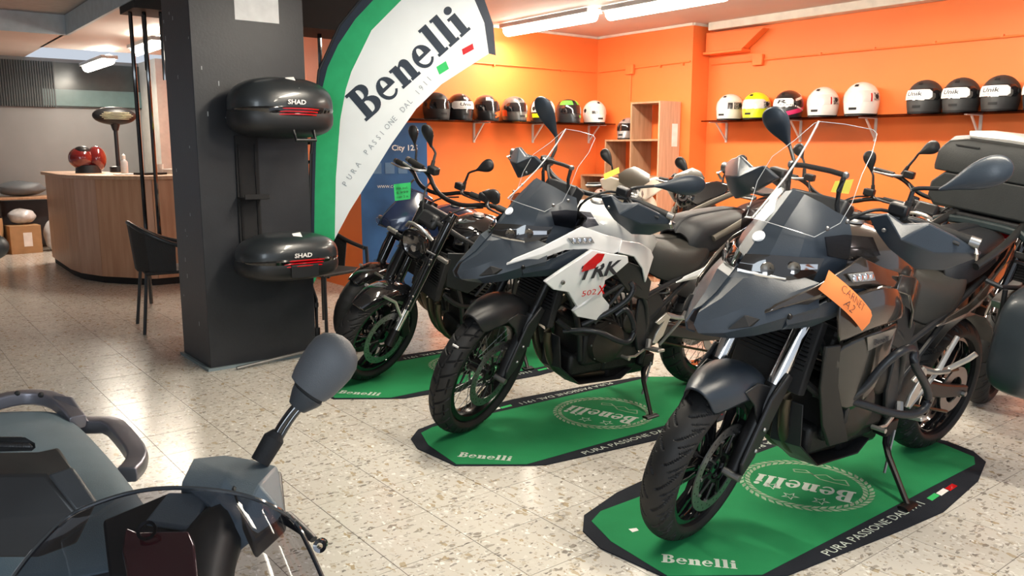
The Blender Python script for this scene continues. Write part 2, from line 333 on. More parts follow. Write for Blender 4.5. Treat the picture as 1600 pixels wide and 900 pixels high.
# ------------------------------------------------------------ black column with its fittings
colm = struct(MB().box((1.276, 1.558, ZC/2), (.69, .52, ZC)).build('wall_column', M('column_black', (.022, .024, .029), .42, bump=.3, bscale=60), bev=.004))
mb = MB(); mb.box((1.276, 1.558, .008), (.73, .56, .016)); struct(mb.build('baseboard_column', M('glue_line', (.22, .28, .30), .6)))
mb = MB()
rr = random.Random(3)
for k in range(16):
    mb.box((.9305, rr.uniform(1.32, 1.8), rr.uniform(.2, 2.3)), (.001, .006, rr.uniform(.006, .03)))
    if k < 7: mb.box((rr.uniform(.97, 1.2), 1.2975, rr.uniform(.2, 2.3)), (.006, .001, rr.uniform(.006, .03)))
mb.build('paint_chips', M('chip', (.4, .42, .43), .8), colm, kind='stuff')
mb = MB(); mb.box((1.33, 1.297, 2.24), (.27, .003, .32)); tag(mb.build('notice', M('bright_paper', (.9, .9, .88), .6)), 'white paper notice at the very top of the black column', 'notice')
def top_case(z, h, w_, label, ribs):
    c = V((1.36, 1.08, z)); t = root('top_case', label, 'top case', 'rear top cases hung on the black column', loc=c)
    mb = MB(); mb.ell((0, 0, .012), (w_/2, .20, h/2), 40, 20, sq=2.9, sqz=2.5); mb.build('lid', M('case_shell', (.020, .025, .029), .30, coat=.25), t)
    mb = MB(); mb.ell((0, .006, -h*.16), (w_/2*1.012, .204, h*.36), 40, 16, sq=2.9, sqz=2.8); mb.build('lower_shell', BLK, t)
    mb = MB(); mb.ell((0, -.004, -h*.03), (w_/2*1.0, .2005, h*.16), 40, 8, sq=2.9, sqz=3.2); mb.build('gloss_band', GLOSS, t)
    for s in range(ribs):
        mb = MB(); zz = -h*.02-.016*s; wd = .13-.008*s; mb.tube([(-wd+.02, -.19, zz-.003), (-wd*.5+.02, -.2045, zz), (.02, -.207, zz), (wd*.5+.02, -.2045, zz), (wd+.02, -.19, zz-.003)], .0045, 6, smooth=1); mb.build('red_reflector', REDL, t)
    write('lettering', 'SHAD', (-.045, -.204, h*.055), (1, 0, 0), (0, -.15, 1), .026, PAPERW, t, bold=.03, fit=.11, lift=.006)
    mb = MB(); mb.box((.02, -.13, h*.40), (.05, .02, .10), rot=Matrix.Rotation(R(-48), 3, 'X') @ Matrix.Rotation(R(-8), 3, 'Z')); mb.build('price_sticker', PAPERW, t)
    mb = MB(); mb.box((0, .17, -.02), (.16, .13, .12)); mb.build('mounting_block', MATTE, t)
    mb = MB()
    if h > .3: mb.tube([(.0, -.17, -h*.38), (.0, -.20, -h*.55), (.12, -.20, -h*.55), (.12, -.17, -h*.38)], .011, 8)
    else: mb.box((.02, -.198, -h*.25), (.17, .02, .075))
    mb.build('latch_handle', BLK, t, bev=.003)
    return t
top_case(1.565, .335, .60, 'upper black top case with domed lid and loop handle, hung on the black column', 3)
top_case(.690, .27, .60, 'lower black top case with wide red reflector, hung on the black column', 3)
t = root('wall_bracket', 'black metal mounting bracket between the two top cases on the black column', 'bracket', loc=(1.22, 1.29, 1.06))
MB().box((0, 0, .02), (.14, .012, .66)).build('back_plate', MATTE, t, bev=.002); MB().box((0, -.07, -.02), (.15, .13, .012)).box((0, -.135, -.01), (.15, .01, .03)).build('shelf_plate', MATTE, t, bev=.002)
MB().box((-.05, -.003, .0), (.012, .02, .6)).box((.05, -.003, 0), (.012, .02, .6)).build('rail', DARK, t)
# black tube display racks either side of the column
def rack(pts, rungs, label, zt=2.5, zb=0, cap=None):
    t = root('display_rack', label, 'rack', loc=(pts[0][0], pts[0][1], 0)); o = V((pts[0][0], pts[0][1], 0))
    for x, y, z0 in pts: MB().tube([V((x, y, z0))-o, V((x, y, zt))-o], .017, 8, up=(1, 0, 0)).build('post', GLOSS, t)
    for a, b, z in rungs: MB().tube([V((*a, z))-o, V((*b, z))-o], .014, 8).build('rung', GLOSS, t)
    if cap: MB().box(V(cap[0])-o, cap[1]).build('top_panel', MATTE, t)
    return t
rack([(1.27, 3.87, 0), (1.36, 3.80, .55), (1.47, 3.72, 1.9), (1.42, 4.05, 2.0)], [], 'black tubular display rack posts left of the black column, in front of the counter', cap=((1.45, 3.85, 2.49), (.42, .45, .08)))
A_, B_ = (2.08, 2.62), (2.25, 2.50)
rack([(2.03, 2.66, 0), (2.13, 2.58, .3), (2.28, 2.46, .3), (2.40, 2.36, 1.2), (2.47, 2.30, 1.2)], [(A_, (2.33, 2.42), z) for z in (.93, 1.08, 1.23, 1.38)], 'black tubular ladder rack right of the black column, behind the feather flag', cap=((2.25, 2.45, 2.36), (.55, .5, .30)))
# ------------------------------------------------------------ feather flag
# fixed copy of the render camera pose, for placing things by image pixel
S0 = V((-0.642, -3.674, 1.328)); SF = V((0.60900, 0.77580, -0.16509)).normalized(); SR = V((0.78661, -0.61745, 0)).normalized(); SU = SR.cross(SF)
FB = V((1.66, 1.36, 0)); FN = V((SR.y*-1, SR.x, 0)); FU = SR.copy()
def onflag(px, py):
    d = SF*1292.6+SR*(px-800)+SU*(450-py); q = S0+d*((FB-S0).dot(FN)/d.dot(FN))-FB; return (q.dot(FU), q.z)
FLAG = root('feather_flag', 'tall green and white feather banner with black lettering on a black pole', 'flag', loc=FB)
wav = lambda u, v: .03*math.sin(2.2*u+1.1*v)+.012*math.sin(7*u-2*v)
def fp(u, v, z=0): return FU*u+FN*(wav(u, v)-z)+V((0, 0, v))
outer = [(490, 443), (491, 300), (493, 220), (501, 144), (511, 105), (528, 70), (556, 30), (590, -5), (640, -42), (700, -50), (735, -15), (757, 37), (764, 85)]
sleeve = [(481, 443), (482, 300), (484, 220), (490, 144), (500, 100), (517, 62), (545, 20), (582, -20), (638, -60), (708, -66), (750, -20), (771, 40), (775, 88)]
inner = [(522, 374), (523, 320), (524, 277), (531, 187), (540, 140), (549, 112), (581, 48), (629, 0), (680, -35), (715, -42), (735, -15), (757, 37), (764, 85)]
low = [(764, 85), (690, 132), (650, 170), (610, 226), (570, 290), (545, 330), (522, 374)]
def strip(name, A, B, mat, m=4):
    rows = []
    for a, b in zip(A, B):
        a, b = onflag(*a), onflag(*b); rows.append([fp(a[0]+(b[0]-a[0])*k/m, a[1]+(b[1]-a[1])*k/m) for k in range(m+1)])
    MB().grid(rows, .003).build(name, mat, FLAG)
strip('green_band', outer, inner, M('flag_green', (.035, .42, .17), .6, spec=.2)); strip('pole_sleeve', sleeve, outer, M('sleeve', (.02, .03, .05), .6), 2)
# white field: between the inner curve and the lower edge
ncol = 13
lowr = []
for k in range(ncol):
    t_ = k/(ncol-1)*(len(low)-1); i = min(int(t_), len(low)-2); f_ = t_-i; lowr.append((low[i][0]*(1-f_)+low[i+1][0]*f_, low[i][1]*(1-f_)+low[i+1][1]*f_))
strip('white_field', inner, lowr[::-1], M('flag_white', (.78, .83, .85), .6, spec=.2, scale=3, var=.04), 10)
base = V((*onflag(572, 190), 0)); tip_ = V((*onflag(737, 46), 0)); ex = (tip_-base); L_ = ex.length; ex.normalize(); ey = V((-ex.y, ex.x, 0))
vs, fs, wd = slab('Benelli', .04); s_ = L_/wd
cap = (V((*onflag(541, 148), 0))-base).length
MB().flat(vs, fs, lambda x, y, z: fp(*((base+ex*(x*s_)+ey*(y*cap)).xy), .006+z)).build('lettering', M('flag_ink', (.018, .03, .05), .6), FLAG, smooth=False)
pth = [V((*onflag(*q), 0)) for q in ((540, 292), (575, 240), (608, 200), (640, 165), (672, 128))]
mb = MB(); tx = 'PURA PASSIONE DAL 1911'
for k, ch in enumerate(tx):
    if ch == ' ': continue
    t_ = k/(len(tx)-1)*(len(pth)-1); i = min(int(t_), len(pth)-2); q = pth[i].lerp(pth[i+1], t_-i); d = (pth[i+1]-pth[i]).normalized(); e = V((-d.y, d.x, 0)); v2, f2, w2 = sans(ch)
    mb.flat(v2, f2, lambda x, y, z: fp(*((q+d*x*.030+e*y*.034).xy), .006))
mb.build('lettering', M('grey_ink', (.30, .34, .38), .6), FLAG, smooth=False)
for poly, m in (([(682, 105), (697, 96), (702, 108), (687, 117)], PAPERG), ([(722, 78), (739, 69), (741, 78), (724, 87)], REDP)):
    mb = MB(); mb.add([fp(*onflag(*q), .006) for q in poly], [(0, 1, 2, 3)]); mb.build('tricolour_patch', m, FLAG, smooth=False)
mb = MB(); u1 = onflag(484, 430); mb.tube([(0, 0, .02), fp(0.0, .35), fp(u1[0]-.01, u1[1]+.02), fp(*onflag(485, 240)), fp(*onflag(497, 110)), fp(*onflag(530, 40)), fp(*onflag(582, -20))], [.014, .014, .012, .011, .01, .009, .008], 10); mb.build('pole', BLK, FLAG)
MB().tube([(0, 0, .10), (0, 0, .16)], .022, 10).tube([(0, 0, .30), (0, 0, .33)], .018, 10).build('pole_collar', BLK, FLAG)
for d, m, nm in (((-.60, -.145, -.035), STEEL, 'foot_bar'), ((.16, .02, -.02), BLK, 'foot_bar'), ((.09, -.13, -.03), BLK, 'foot_bar')):
    MB().tube([(0, 0, .045)]+([(0, -.085, .043)] if d[0] < -.3 else [])+[(d[0], d[1], .012)], .010, 8).build(nm, m, FLAG)
MB().ell((0, 0, .05), (.028, .028, .03), 12, 6).build('hub', CHR, FLAG)
# ------------------------------------------------------------ mats
MG = M('mat_green', (.022, .235, .085), .92, spec=.15, scale=3, var=.12, bump=.4, bscale=250); MK = M('mat_black', (.018, .021, .028), .92, spec=.15, bump=.4, bscale=250); MW = M('mat_print', (.55, .62, .55), .9, spec=.1); MP = M('mat_wreath', (.30, .40, .28), .9, spec=.1, scale=40, var=.3)
def mat_(cx, cy, rz, label):
    t = root('display_mat', label, 'mat', 'green display mats', loc=(cx, cy, .0), rz=rz)
    half = [(-.965, -.15), (-.72, -.33), (-.65, -.375), (-.05, -.44), (.21, -.46), (.62, -.41), (.86, -.34), (.95, -.25), (.99, -.12)]
    o = half+[(-x, -y) for x, y in half]
    MB().plate([(x, y, .001) for x, y in o], (0, 0, .004)).build('border', MK, t, smooth=False)
    gh = [(-.955, -.145), (-.715, -.325), (-.55, -.325), (.79, -.325), (.875, -.285), (.93, -.13)]
    g = gh+[(-x, -y) for x, y in gh]
    MB().plate([(x, y, .004), ][0:1] and [(x, y, .004) for x, y in g], (0, 0, .0025)).build('green_field', MG, t, smooth=False)
    Z = .0068
    a = R(-49); vs, fs, wd = slab('Benelli', .05); MB().flat(vs, fs, planefn((-.905, -.075, Z), (math.cos(a), math.sin(a), 0), (-math.sin(a), math.cos(a), 0), .24/wd, lift=0)).build('lettering', MW, t, smooth=False)
    a = R(111); c = V((.03, 0, Z)); d = V((math.cos(a), math.sin(a), 0)); e = V((-math.sin(a), math.cos(a), 0))
    MB().flat(vs, fs, lambda x, y, z: c-d*.19+e*(-.015)+d*(x*.38/wd)+e*(y*.115)).build('lettering', MW, t, smooth=False)
    mb = MB(); rr = random.Random(5)
    for k in range(46):
        b = 2*math.pi*k/46+.05
        for off in (-.012, .012):
            q = c+V((math.cos(b), math.sin(b), 0))*(.235+off); tdir = V((-math.sin(b), math.cos(b), 0)); rdir = V((math.cos(b), math.sin(b), 0)); dd = (tdir+rdir*(.5 if off > 0 else -.5)).normalized(); nn = V((-dd.y, dd.x, 0))
            mb.add([q-dd*.024, q+nn*.0085, q+dd*.024, q-nn*.0085], [(0, 1, 2, 3)])
    mb.build('wreath', MP, t, smooth=False, kind='stuff')
    for k, (sx, sy) in enumerate(((-.12, .07), (-.15, -.03), (-.10, -.13))):
        q = c+V((sx, sy, 0)); mb = MB(); ou = []; inn = []
        for i in range(10):
            r_ = .036 if i % 2 == 0 else .015; b = 2*math.pi*i/10+2.6; ou.append(q+V((math.cos(b), math.sin(b), 0))*r_); inn.append(q+V((math.cos(b), math.sin(b), 0))*(r_*.72))
        mb.add(ou+inn, [(i, (i+1) % 10, (i+1) % 10+10, i+10) for i in range(10)]); mb.build('star', MW, t, smooth=False)
    mb = MB(); pp = [(.10, .12), (.13, .08), (.11, .03), (.15, .0), (.13, -.05), (.16, -.08), (.12, -.12), (.10, -.06), (.09, -.01), (.12, .05), (.08, .10), (.10, .12)]
    for p1, p2 in zip(pp, pp[1:]):
        p1, p2 = c+V((*p1, 0)), c+V((*p2, 0)); nn = (p2-p1).normalized(); nn = V((-nn.y, nn.x, 0))*.003; mb.add([p1-nn, p1+nn, p2+nn, p2-nn], [(0, 1, 2, 3)])
    mb.build('emblem_drawing', MP, t, smooth=False)
    for s in (1, -1):
        ex, ey = V((s, 0, 0)), V((0, s, 0)); write('lettering', 'PURA PASSIONE DAL 1911', (-.44*s, -.388*s, .0052), ex, ey, .034, MW, t, fit=.66, lift=.0005)
        for k, m in enumerate((PAPERG, PAPERW, REDP)):
            x0 = .27+.075*k; mb = MB(); mb.add([V((s*x, s*y, .0056)) for x, y in ((x0, -.39), (x0+.072, -.385), (x0+.08, -.36), (x0+.008, -.365))], [(0, 1, 2, 3)]); mb.build('tricolour_patch', m, t, smooth=False)
    return t
mat_(2.19, -1.93, 0, 'green and black mat under the dark grey motorcycle in the right foreground')
mat_(2.20, -.77, R(-1.5), 'green and black mat under the white motorcycle in the middle')
mat_(2.22, .44, R(-.5), 'green and black mat under the black naked motorcycle, farthest of the three mats')
for x, y, l in ((1.38, -1.79, 'small pale paper scrap on the nearest green mat, left of the tyre'),):
    MB().plate([(x-.015, y-.01, .0075), (x+.012, y-.014, .0075), (x+.02, y+.004, .0075), (x-.008, y+.016, .0075)], (0, 0, .0005)).build('paper_scrap', PAPERW); tag(bpy.data.objects['paper_scrap'], l, 'scrap')
# ------------------------------------------------------------ motorcycles
def bike_matrix(rear, heading, lean):
    h, a = R(heading), R(lean); x = V((math.cos(h), math.sin(h), 0)); l = V((-math.sin(h), math.cos(h), 0)); u = V((0, 0, 1))
    up = u*math.cos(a)+l*math.sin(a); le = l*math.cos(a)-u*math.sin(a)
    return Matrix(((x.x, le.x, up.x, rear[0]), (x.y, le.y, up.y, rear[1]), (x.z, le.z, up.z, rear[2] if len(rear) > 2 else 0), (0, 0, 0, 1)))
def steer_fn(d, ax=1.615, rake=26):
    A0 = V((ax, 0, 0)); m = Matrix.Rotation(R(d), 3, V((-math.sin(R(rake)), 0, math.cos(R(rake)))))
    return lambda q: A0+m @ (q-A0)
def mir(pts, s): return [(q[0], q[1]*s, q[2]) for q in pts]
def wheel(t, name, c, Rr, w_, rim, T=None, pat=None, kind='cast', nsp=10, discs=(), hi=True, rimmat=None, discr=.16):
    c = V(c); Y = V((0, 1, 0)); rimmat = rimmat or GLOSS
    mb = MB(T); rw = w_*.34
    mb.lathe(c, Y, [(rim-.012, -rw), (rim+.012, -rw), (rim+.008, -rw+.012), (rim-.014, -rw*.5), (rim-.014, rw*.5), (rim+.008, rw-.012), (rim+.012, rw), (rim-.012, rw), (rim-.024, rw*.5), (rim-.024, -rw*.5)], 56, closed=True)
    mb.lathe(c, Y, [(.012, -.055), (.038, -.055), (.032, -.02), (.032, .02), (.038, .055), (.012, .055)], 20, closed=True)
    wl = mb.build(name, rimmat, t)
    N = (720 if hi else 120); Mx = (44 if hi else 14); prof = []
    for j in range(Mx+1):
        ph = -1+2*j/Mx; a = ph*R(112); y = w_/2*math.sin(a)*(1 if abs(a) < R(90) else 1); rd = w_*.44*(1-math.cos(min(abs(a), R(112))))
        r_ = Rr-rd; r_ = max(r_, rim+.006)
        if abs(a) > R(90): y = math.copysign(w_/2-(abs(a)-R(90))*w_*.30, a)
        prof.append((r_, y, a))
    mb = MB(T); circ = 2*math.pi*Rr; vs = []
    for k in range(N):
        th = 2*math.pi*k/N; s_ = circ*k/N; d = V((math.cos(th), 0, math.sin(th)))
        for r_, y, a in prof:
            g = 0; yn = a/R(80)
            if pat and abs(yn) < 1: g = pat(s_, yn, circ)
            ny = math.sin(a); vs.append(c+d*(r_-g*math.cos(a))+Y*(y-g*ny))
    m = Mx+1; fs = [(k*m+j, k*m+j+1, ((k+1) % N)*m+j+1, ((k+1) % N)*m+j) for k in range(N) for j in range(Mx)]
    fs += [(k*m+Mx, k*m, ((k+1) % N)*m, ((k+1) % N)*m+Mx) for k in range(N)]
    mb.add(vs, fs); mb.build('tyre', RUB, wl)
    if kind == 'cast':
        for k in range(nsp):
            th = 2*math.pi*(k//2*2)/nsp+(.16 if k % 2 else -.16); th0 = 2*math.pi*(k//2*2)/nsp; d0 = V((math.cos(th0), 0, math.sin(th0))); d = V((math.cos(th), 0, math.sin(th)))
            MB(T).tube([c+d0*.025+Y*.012, c+d*(rim*.55)+Y*.014, c+d*(rim-.018)], [.017, .011, .013], 8, up=(0, 1, 0), sy=1.5, sq=4).build('spoke', rimmat, wl)
    else:
        for k in range(nsp):
            th = 2*math.pi*k/nsp; th2 = th+(.32 if k % 2 else -.32); sy = .04 if (k//2) % 2 else -.04
            MB(T).tube([c+V((math.cos(th2), 0, math.sin(th2)))*.032+Y*sy, c+V((math.cos(th), 0, math.sin(th)))*(rim-.01)], .0016, 5).build('spoke', STEEL, wl)
    for s in discs:
        yy = s*.068; mb = MB(T); mb.lathe(c, Y, [(discr-.037, yy-.0022), (discr, yy-.0022), (discr, yy+.0022), (discr-.037, yy+.0022)], 48, closed=True)
        dk = mb.build('brake_disc', STEEL, wl)
        mb = MB(T); mb.lathe(c, Y, [(.045, yy*.9), (.062, yy*.9), (.062, yy*.9+.004), (.045, yy*.9+.004)], 24, closed=True)
        for k in range(10):
            th = 2*math.pi*k/10; d = V((math.cos(th), 0, math.sin(th))); mb.tube([c+d*.055+Y*yy, c+d*(discr-.034)+Y*yy], .005, 6)
        mb.build('disc_carrier', DARK, wl)
        mb = MB(T)
        for k in range(40):
            th = 2*math.pi*k/40; d = V((math.cos(th), 0, math.sin(th))); mb.cyl(c+d*(discr-.012-.012*(k % 2))+Y*(yy-.0027), c+d*(discr-.012-.012*(k % 2))+Y*(yy+.0027), .0032, 6)
        mb.build('disc_holes', MATTE, wl, kind='stuff')
        mb = MB(T)
        for k in range(10):
            th = 2*math.pi*k/10; d = V((math.cos(th), 0, math.sin(th))); mb.cyl(c+d*(discr-.04)+Y*(yy-.004*s), c+d*(discr-.04)+Y*(yy+.006*s), .006, 8)
        mb.build('disc_bolts', STEEL, wl, kind='stuff')
    return wl
def pat_road(s, yn, circ):
    P = circ/22; ay = abs(yn); sd = 0 if yn > 0 else .5; g = 0
    for sh, sl, lo, hi_, wd in ((0, .085, .10, .92, .0042), (.33, .05, .38, .97, .003), (.66, .06, .50, .85, .003)):
        if lo < ay < hi_:
            u = (s-sl*(ay-.1)**1.35*1.4+(sh+sd)*P) % P
            if min(u, P-u) < wd: g = max(g, .006*min(1, 1.8*(1-min(u, P-u)/wd)))
    return g
def pat_block(s, yn, circ):
    P = circ/30; ay = abs(yn); sd = 0 if yn > 0 else .5
    u = (s-.045*ay+sd*P) % P
    if min(u, P-u) < .0042 and ay > .06: return .0075
    z = math.sin(2*math.pi*s/P*.5)*.05
    if abs(yn-z) < .045: return .0075
    if abs(ay-.62) < .035 and (s/P+sd) % 2 < 1.1: return .006
    return 0
def mirror_(t, base, knee, neck, tip, wd, T=None, th=.026, mat=None, n=(1, 0, 0)):
    mb = MB(T); mb.tube([base, V(base)+(V(knee)-V(base))*.8, knee, neck], [.0085, .008, .007, .007], 8, smooth=2)
    o = mb.build('mirror', BLK, t)
    MB(T).tube([V(base)-V((0, 0, .015)), V(base)+(V(knee)-V(base)).normalized()*.045], [.014, .011], 10).build('mirror_boot', GRIP, o)
    neck, tip = V(neck), V(tip); ax = tip-neck; L = ax.length; ax.normalize(); nn = V(n); nn = (nn-ax*nn.dot(ax)).normalized(); sd = ax.cross(nn); rg = []
    for f, h in ((-.06, .10), (.0, .16), (.12, .28), (.28, .56), (.45, .84), (.62, 1), (.78, .98), (.9, .80), (.97, .52), (1, .12)):
        c = neck+ax*(L*f); rw = wd/2*h; rt = th*(.35+.65*h)*(1 if f < .9 else .7); ring = []
        for k in range(16):
            a = 2*math.pi*k/16; q = math.cos(a); ring.append(c+sd*(rw*math.copysign(abs(q)**.85, q))+nn*(rt*math.sin(a)*(1 if math.sin(a) > 0 else .35)))
        rg.append(ring)
    MB(T).loft(rg).build('mirror_shell', mat or BLK, o, sub=1)
    rg2 = []
    for f, h in ((.2, .3), (.45, .8), (.62, .93), (.78, .9), (.92, .6)):
        c = neck+ax*(L*f)-nn*(th*.36); rg2.append([c-sd*(wd/2*h*.9), c, c+sd*(wd/2*h*.9)])
    MB(T).grid(rg2, .002).build('mirror_glass', CHR, o)
    return o
def bolts(name, pts, r, t, T=None, mat=None, ax=(0, 1, 0)):
    for q in pts: MB(T).lathe(V(q), ax, [(0, r*.6), (r*.7, r*.5), (r, 0), (r, -r*.3)], 10).build(name, mat or STEEL, t)
def engine(t, dx=0, dz=0, naked=False):
    """parallel twin engine with clutch cover, pipes, radiator, frame tubes"""
    g = MB(); D = V((dx, 0, dz))
    g.box(D+V((.80, 0, .40)), (.38, .26, .22)).box(D+V((.66, 0, .47)), (.20, .22, .20)).box(D+V((.93, 0, .29)), (.22, .20, .12)).box(D+V((.70, 0, .27)), (.24, .18, .10))
    e = g.build('engine', ENG, t, bev=.02)
    rt = Matrix.Rotation(R(-20), 3, 'Y')
    for k in range(7): MB().box(D+V((.90+.012*k, 0, .52+.026*k)), (.22, .27, .012), rot=rt).build('cooling_fin', ENG, e, bev=.003)
    MB().box(D+V((.97, 0, .68)), (.22, .28, .12), rot=rt).build('cylinder_head', ENG, e, bev=.015)
    MB().box(D+V((.93, 0, .74)), (.18, .24, .05), rot=rt).build('cam_cover', DARK, e, bev=.015)
    for s in (1, -1):
        MB().lathe(D+V((.86, s*.13, .41)), (0, s, 0), [(.0, .045), (.075, .04), (.10, .03), (.112, 0)], 32).build('clutch_cover' if s < 0 else 'alternator_cover', ENG2, e)
        MB().lathe(D+V((.70, s*.12, .50)), (0, s, 0), [(.0, .035), (.05, .03), (.062, .02), (.066, 0)], 28).build('sprocket_cover', ENG2, e)
        bolts('cover_bolt', [D+V((.86+.10*math.cos(a), s*.152, .41+.10*math.sin(a))) for a in [k*math.pi/4 for k in range(8)]], .007, e, ax=(0, s, 0))
    for s in (.055, -.055):
        MB().tube([D+V((1.05, s, .66)), D+V((1.15, s, .60)), D+V((1.17, s, .46)), D+V((1.12, s*.8, .30)), D+V((1.0, s*.5, .21)), D+V((.7, s*.5, .19))], .020, 12, smooth=2).build('exhaust_pipe', BRONZE, t)
    MB().box(D+V((.62, -.02, .20)), (.28, .16, .08)).build('collector_box', DARK, t, bev=.02)
    mb = MB(); mb.box(D+V((1.20, 0, .66)), (.035, .30, .26), rot=Matrix.Rotation(R(-12), 3, 'Y')); rd = mb.build('radiator', MATTE, t, bev=.006)
    for k in range(14): MB().box(D+V((1.222-.004*k*0-.0, 0, .555+.016*k)), (.012, .27, .003)).build('radiator_fin', DARK, rd)
    MB().lathe(D+V((1.16, 0, .66)), (1, 0, 0), [(.02, 0), (.11, 0), (.11, -.02), (.02, -.02)], 24, closed=True).build('fan', BLK, rd)
    for s in (1, -1):
        MB().tube([D+V((1.17, s*.12, .56)), D+V((1.1, s*.16, .50)), D+V((1.0, s*.13, .47)), D+V((.92, s*.10, .45))], .014, 8, smooth=2).build('coolant_hose', RUB, t)
        f = MB(); f.tube([(1.24, s*.06, .98), (1.05, s*.15, .86), (.80, s*.18, .74), (.66, s*.17, .64), (.60, s*.15, .42), (.60, s*.13, .26)], .016, 10, smooth=1)
        f.tube([(1.26, s*.05, .84), (1.12, s*.13, .70), (1.04, s*.14, .50), (1.0, s*.12, .33)], .015, 10, smooth=1)
        f.tube([(1.05, s*.15, .86), (1.04, s*.14, .56)], .012, 8).tube([(.80, s*.18, .74), (1.06, s*.14, .60)], .012, 8).tube([(.80, s*.18, .74), (.95, s*.14, .52)], .010, 8)
        f.tube([(.66, s*.17, .64), (.40, s*.16, .72), (.05, s*.12, .83)], .013, 8).tube([(.62, s*.16, .50), (.35, s*.15, .70)], .012, 8)
        f.build('frame', BLK, t)
        MB().plate([(.70, s*.165, .62), (.58, s*.165, .66), (.50, s*.165, .56), (.54, s*.165, .36), (.66, s*.165, .34), (.70, s*.165, .46)], (0, -s*.02, 0)).build('frame_plate', BLK, t, bev=.006)
    mb = MB()
    for k in range(6): mb.tube([D+V((.95-.04*k, .12, .72)), D+V((.90-.03*k, .15, .62+.01*k)), D+V((.80-.02*k, .13, .50)), D+V((.75, .12, .38))], .005, 6, smooth=2)
    for k in range(5): mb.tube([(1.2-.06*k, .10-.02*k, .80), (1.02-.05*k, .15, .72+.01*k), (.85-.04*k, .14, .66)], .006, 6, smooth=1)
    mb.build('cables', RUB, t, kind='stuff')
def rear_end(t, Rr, w_, rim, kind, hi=False, rimmat=None, muff=True):
    wheel(t, 'rear_wheel', (0, 0, Rr), Rr, w_, rim, None, pat_road if kind == 'cast' else pat_block, kind, 10 if kind == 'cast' else 28, (-.9,), hi, rimmat, .12)
    for s in (1, -1):
        MB().tube([(.60, s*.12, .44), (.40, s*.125, .41), (.15, s*.12, .345), (-.04, s*.12, Rr)], [.034, .034, .03, .024], 10, up=(0, 1, 0), sy=.65, sq=4).build('swingarm', BLK, t)
        MB().lathe((0, s*.12, Rr), (0, s, 0), [(0, .03), (.012, .03), (.014, .014), (.022, .014), (.022, 0)], 6).build('axle_nut', STEEL, t)
    MB().box((.42, 0, .42), (.10, .22, .05)).build('swingarm_bridge', BLK, t, bev=.01)
    mb = MB(); mb.lathe((0, .095, Rr), (0, 1, 0), [(.06, -.003), (.105, -.003), (.105, .003), (.06, .003)], 42, closed=True); mb.build('sprocket', STEEL, t)
    for dz in (.045, -.045): MB().tube([(.64, .10, .42+dz*.6), (.02, .10, Rr+dz*2.2)], .007, 6, up=(0, 1, 0)).build('chain', BRONZE, t)
    mb = MB(); rg = []
    for k in range(7):
        a = R(150-k*18); rr_ = Rr+.03; rg.append([(rr_*math.cos(a)*1, y, Rr+rr_*math.sin(a)) for y in (-.09, -.07, 0, .07, .09)])
    mb.grid(rg, .004).build('hugger', BLK, t)
    rs = MB(); rs.tube([(.40, 0, .46), (.36, 0, .75)], .022, 12); rs.build('shock_absorber', DARK, t); cs = MB()
    pts = [(.40-.0013*k+.034*math.cos(k*.7), .034*math.sin(k*.7), .49+.0048*k) for k in range(46)]; cs.tube(pts, .005, 6); cs.build('shock_spring', M('spring', (.35, .35, .34), .4), t)
    if muff:
        MB().tube([(.62, -.10, .20), (.45, -.15, .24), (.30, -.17, .32)], .02, 10, smooth=1).build('link_pipe', STEEL, t)
        MB().tube([(.30, -.17, .32), (.22, -.18, .36), (-.16, -.20, .52), (-.20, -.20, .535)], [.03, .055, .06, .045], 16, smooth=1, up=(0, 0, 1)).build('muffler', DARK, t)
def handguard(t, s, T, mat):
    o = [(1.150, .165, 1.155), (1.165, .22, 1.185), (1.150, .27, 1.165), (1.125, .335, 1.185), (1.05, .40, 1.155), (.955, .47, 1.110), (.955, .455, 1.085), (1.02, .395, 1.035), (1.08, .33, 1.025), (1.135, .25, 1.075), (1.155, .20, 1.12)]
    c1 = V((1.185, .29, 1.125)); c2 = V((1.115, .375, 1.10)); P = [V(q) for q in o]; vs = P+[c1, c2]+[q-V((.02, .004, 0)) for q in P]+[c1-V((.03, .0, 0)), c2-V((.03, .0, 0))]; n = len(P)
    fan = [(0, 1, n), (1, 2, n), (2, 3, n), (3, n+1, n), (3, 4, n+1), (4, 5, n+1), (5, 6, n+1), (6, 7, n+1), (7, 8, n+1), (8, n, n+1), (8, 9, n), (9, 10, n), (10, 0, n)]
    fs = fan+[tuple(i+n+2 for i in f[::-1]) for f in fan]+[(i, (i+1) % n, (i+1) % n+n+2, i+n+2) for i in range(n)]
    return MB(T).add([(q.x, q.y*s, q.z) for q in vs], fs).build('handguard', mat, t, bev=.004)
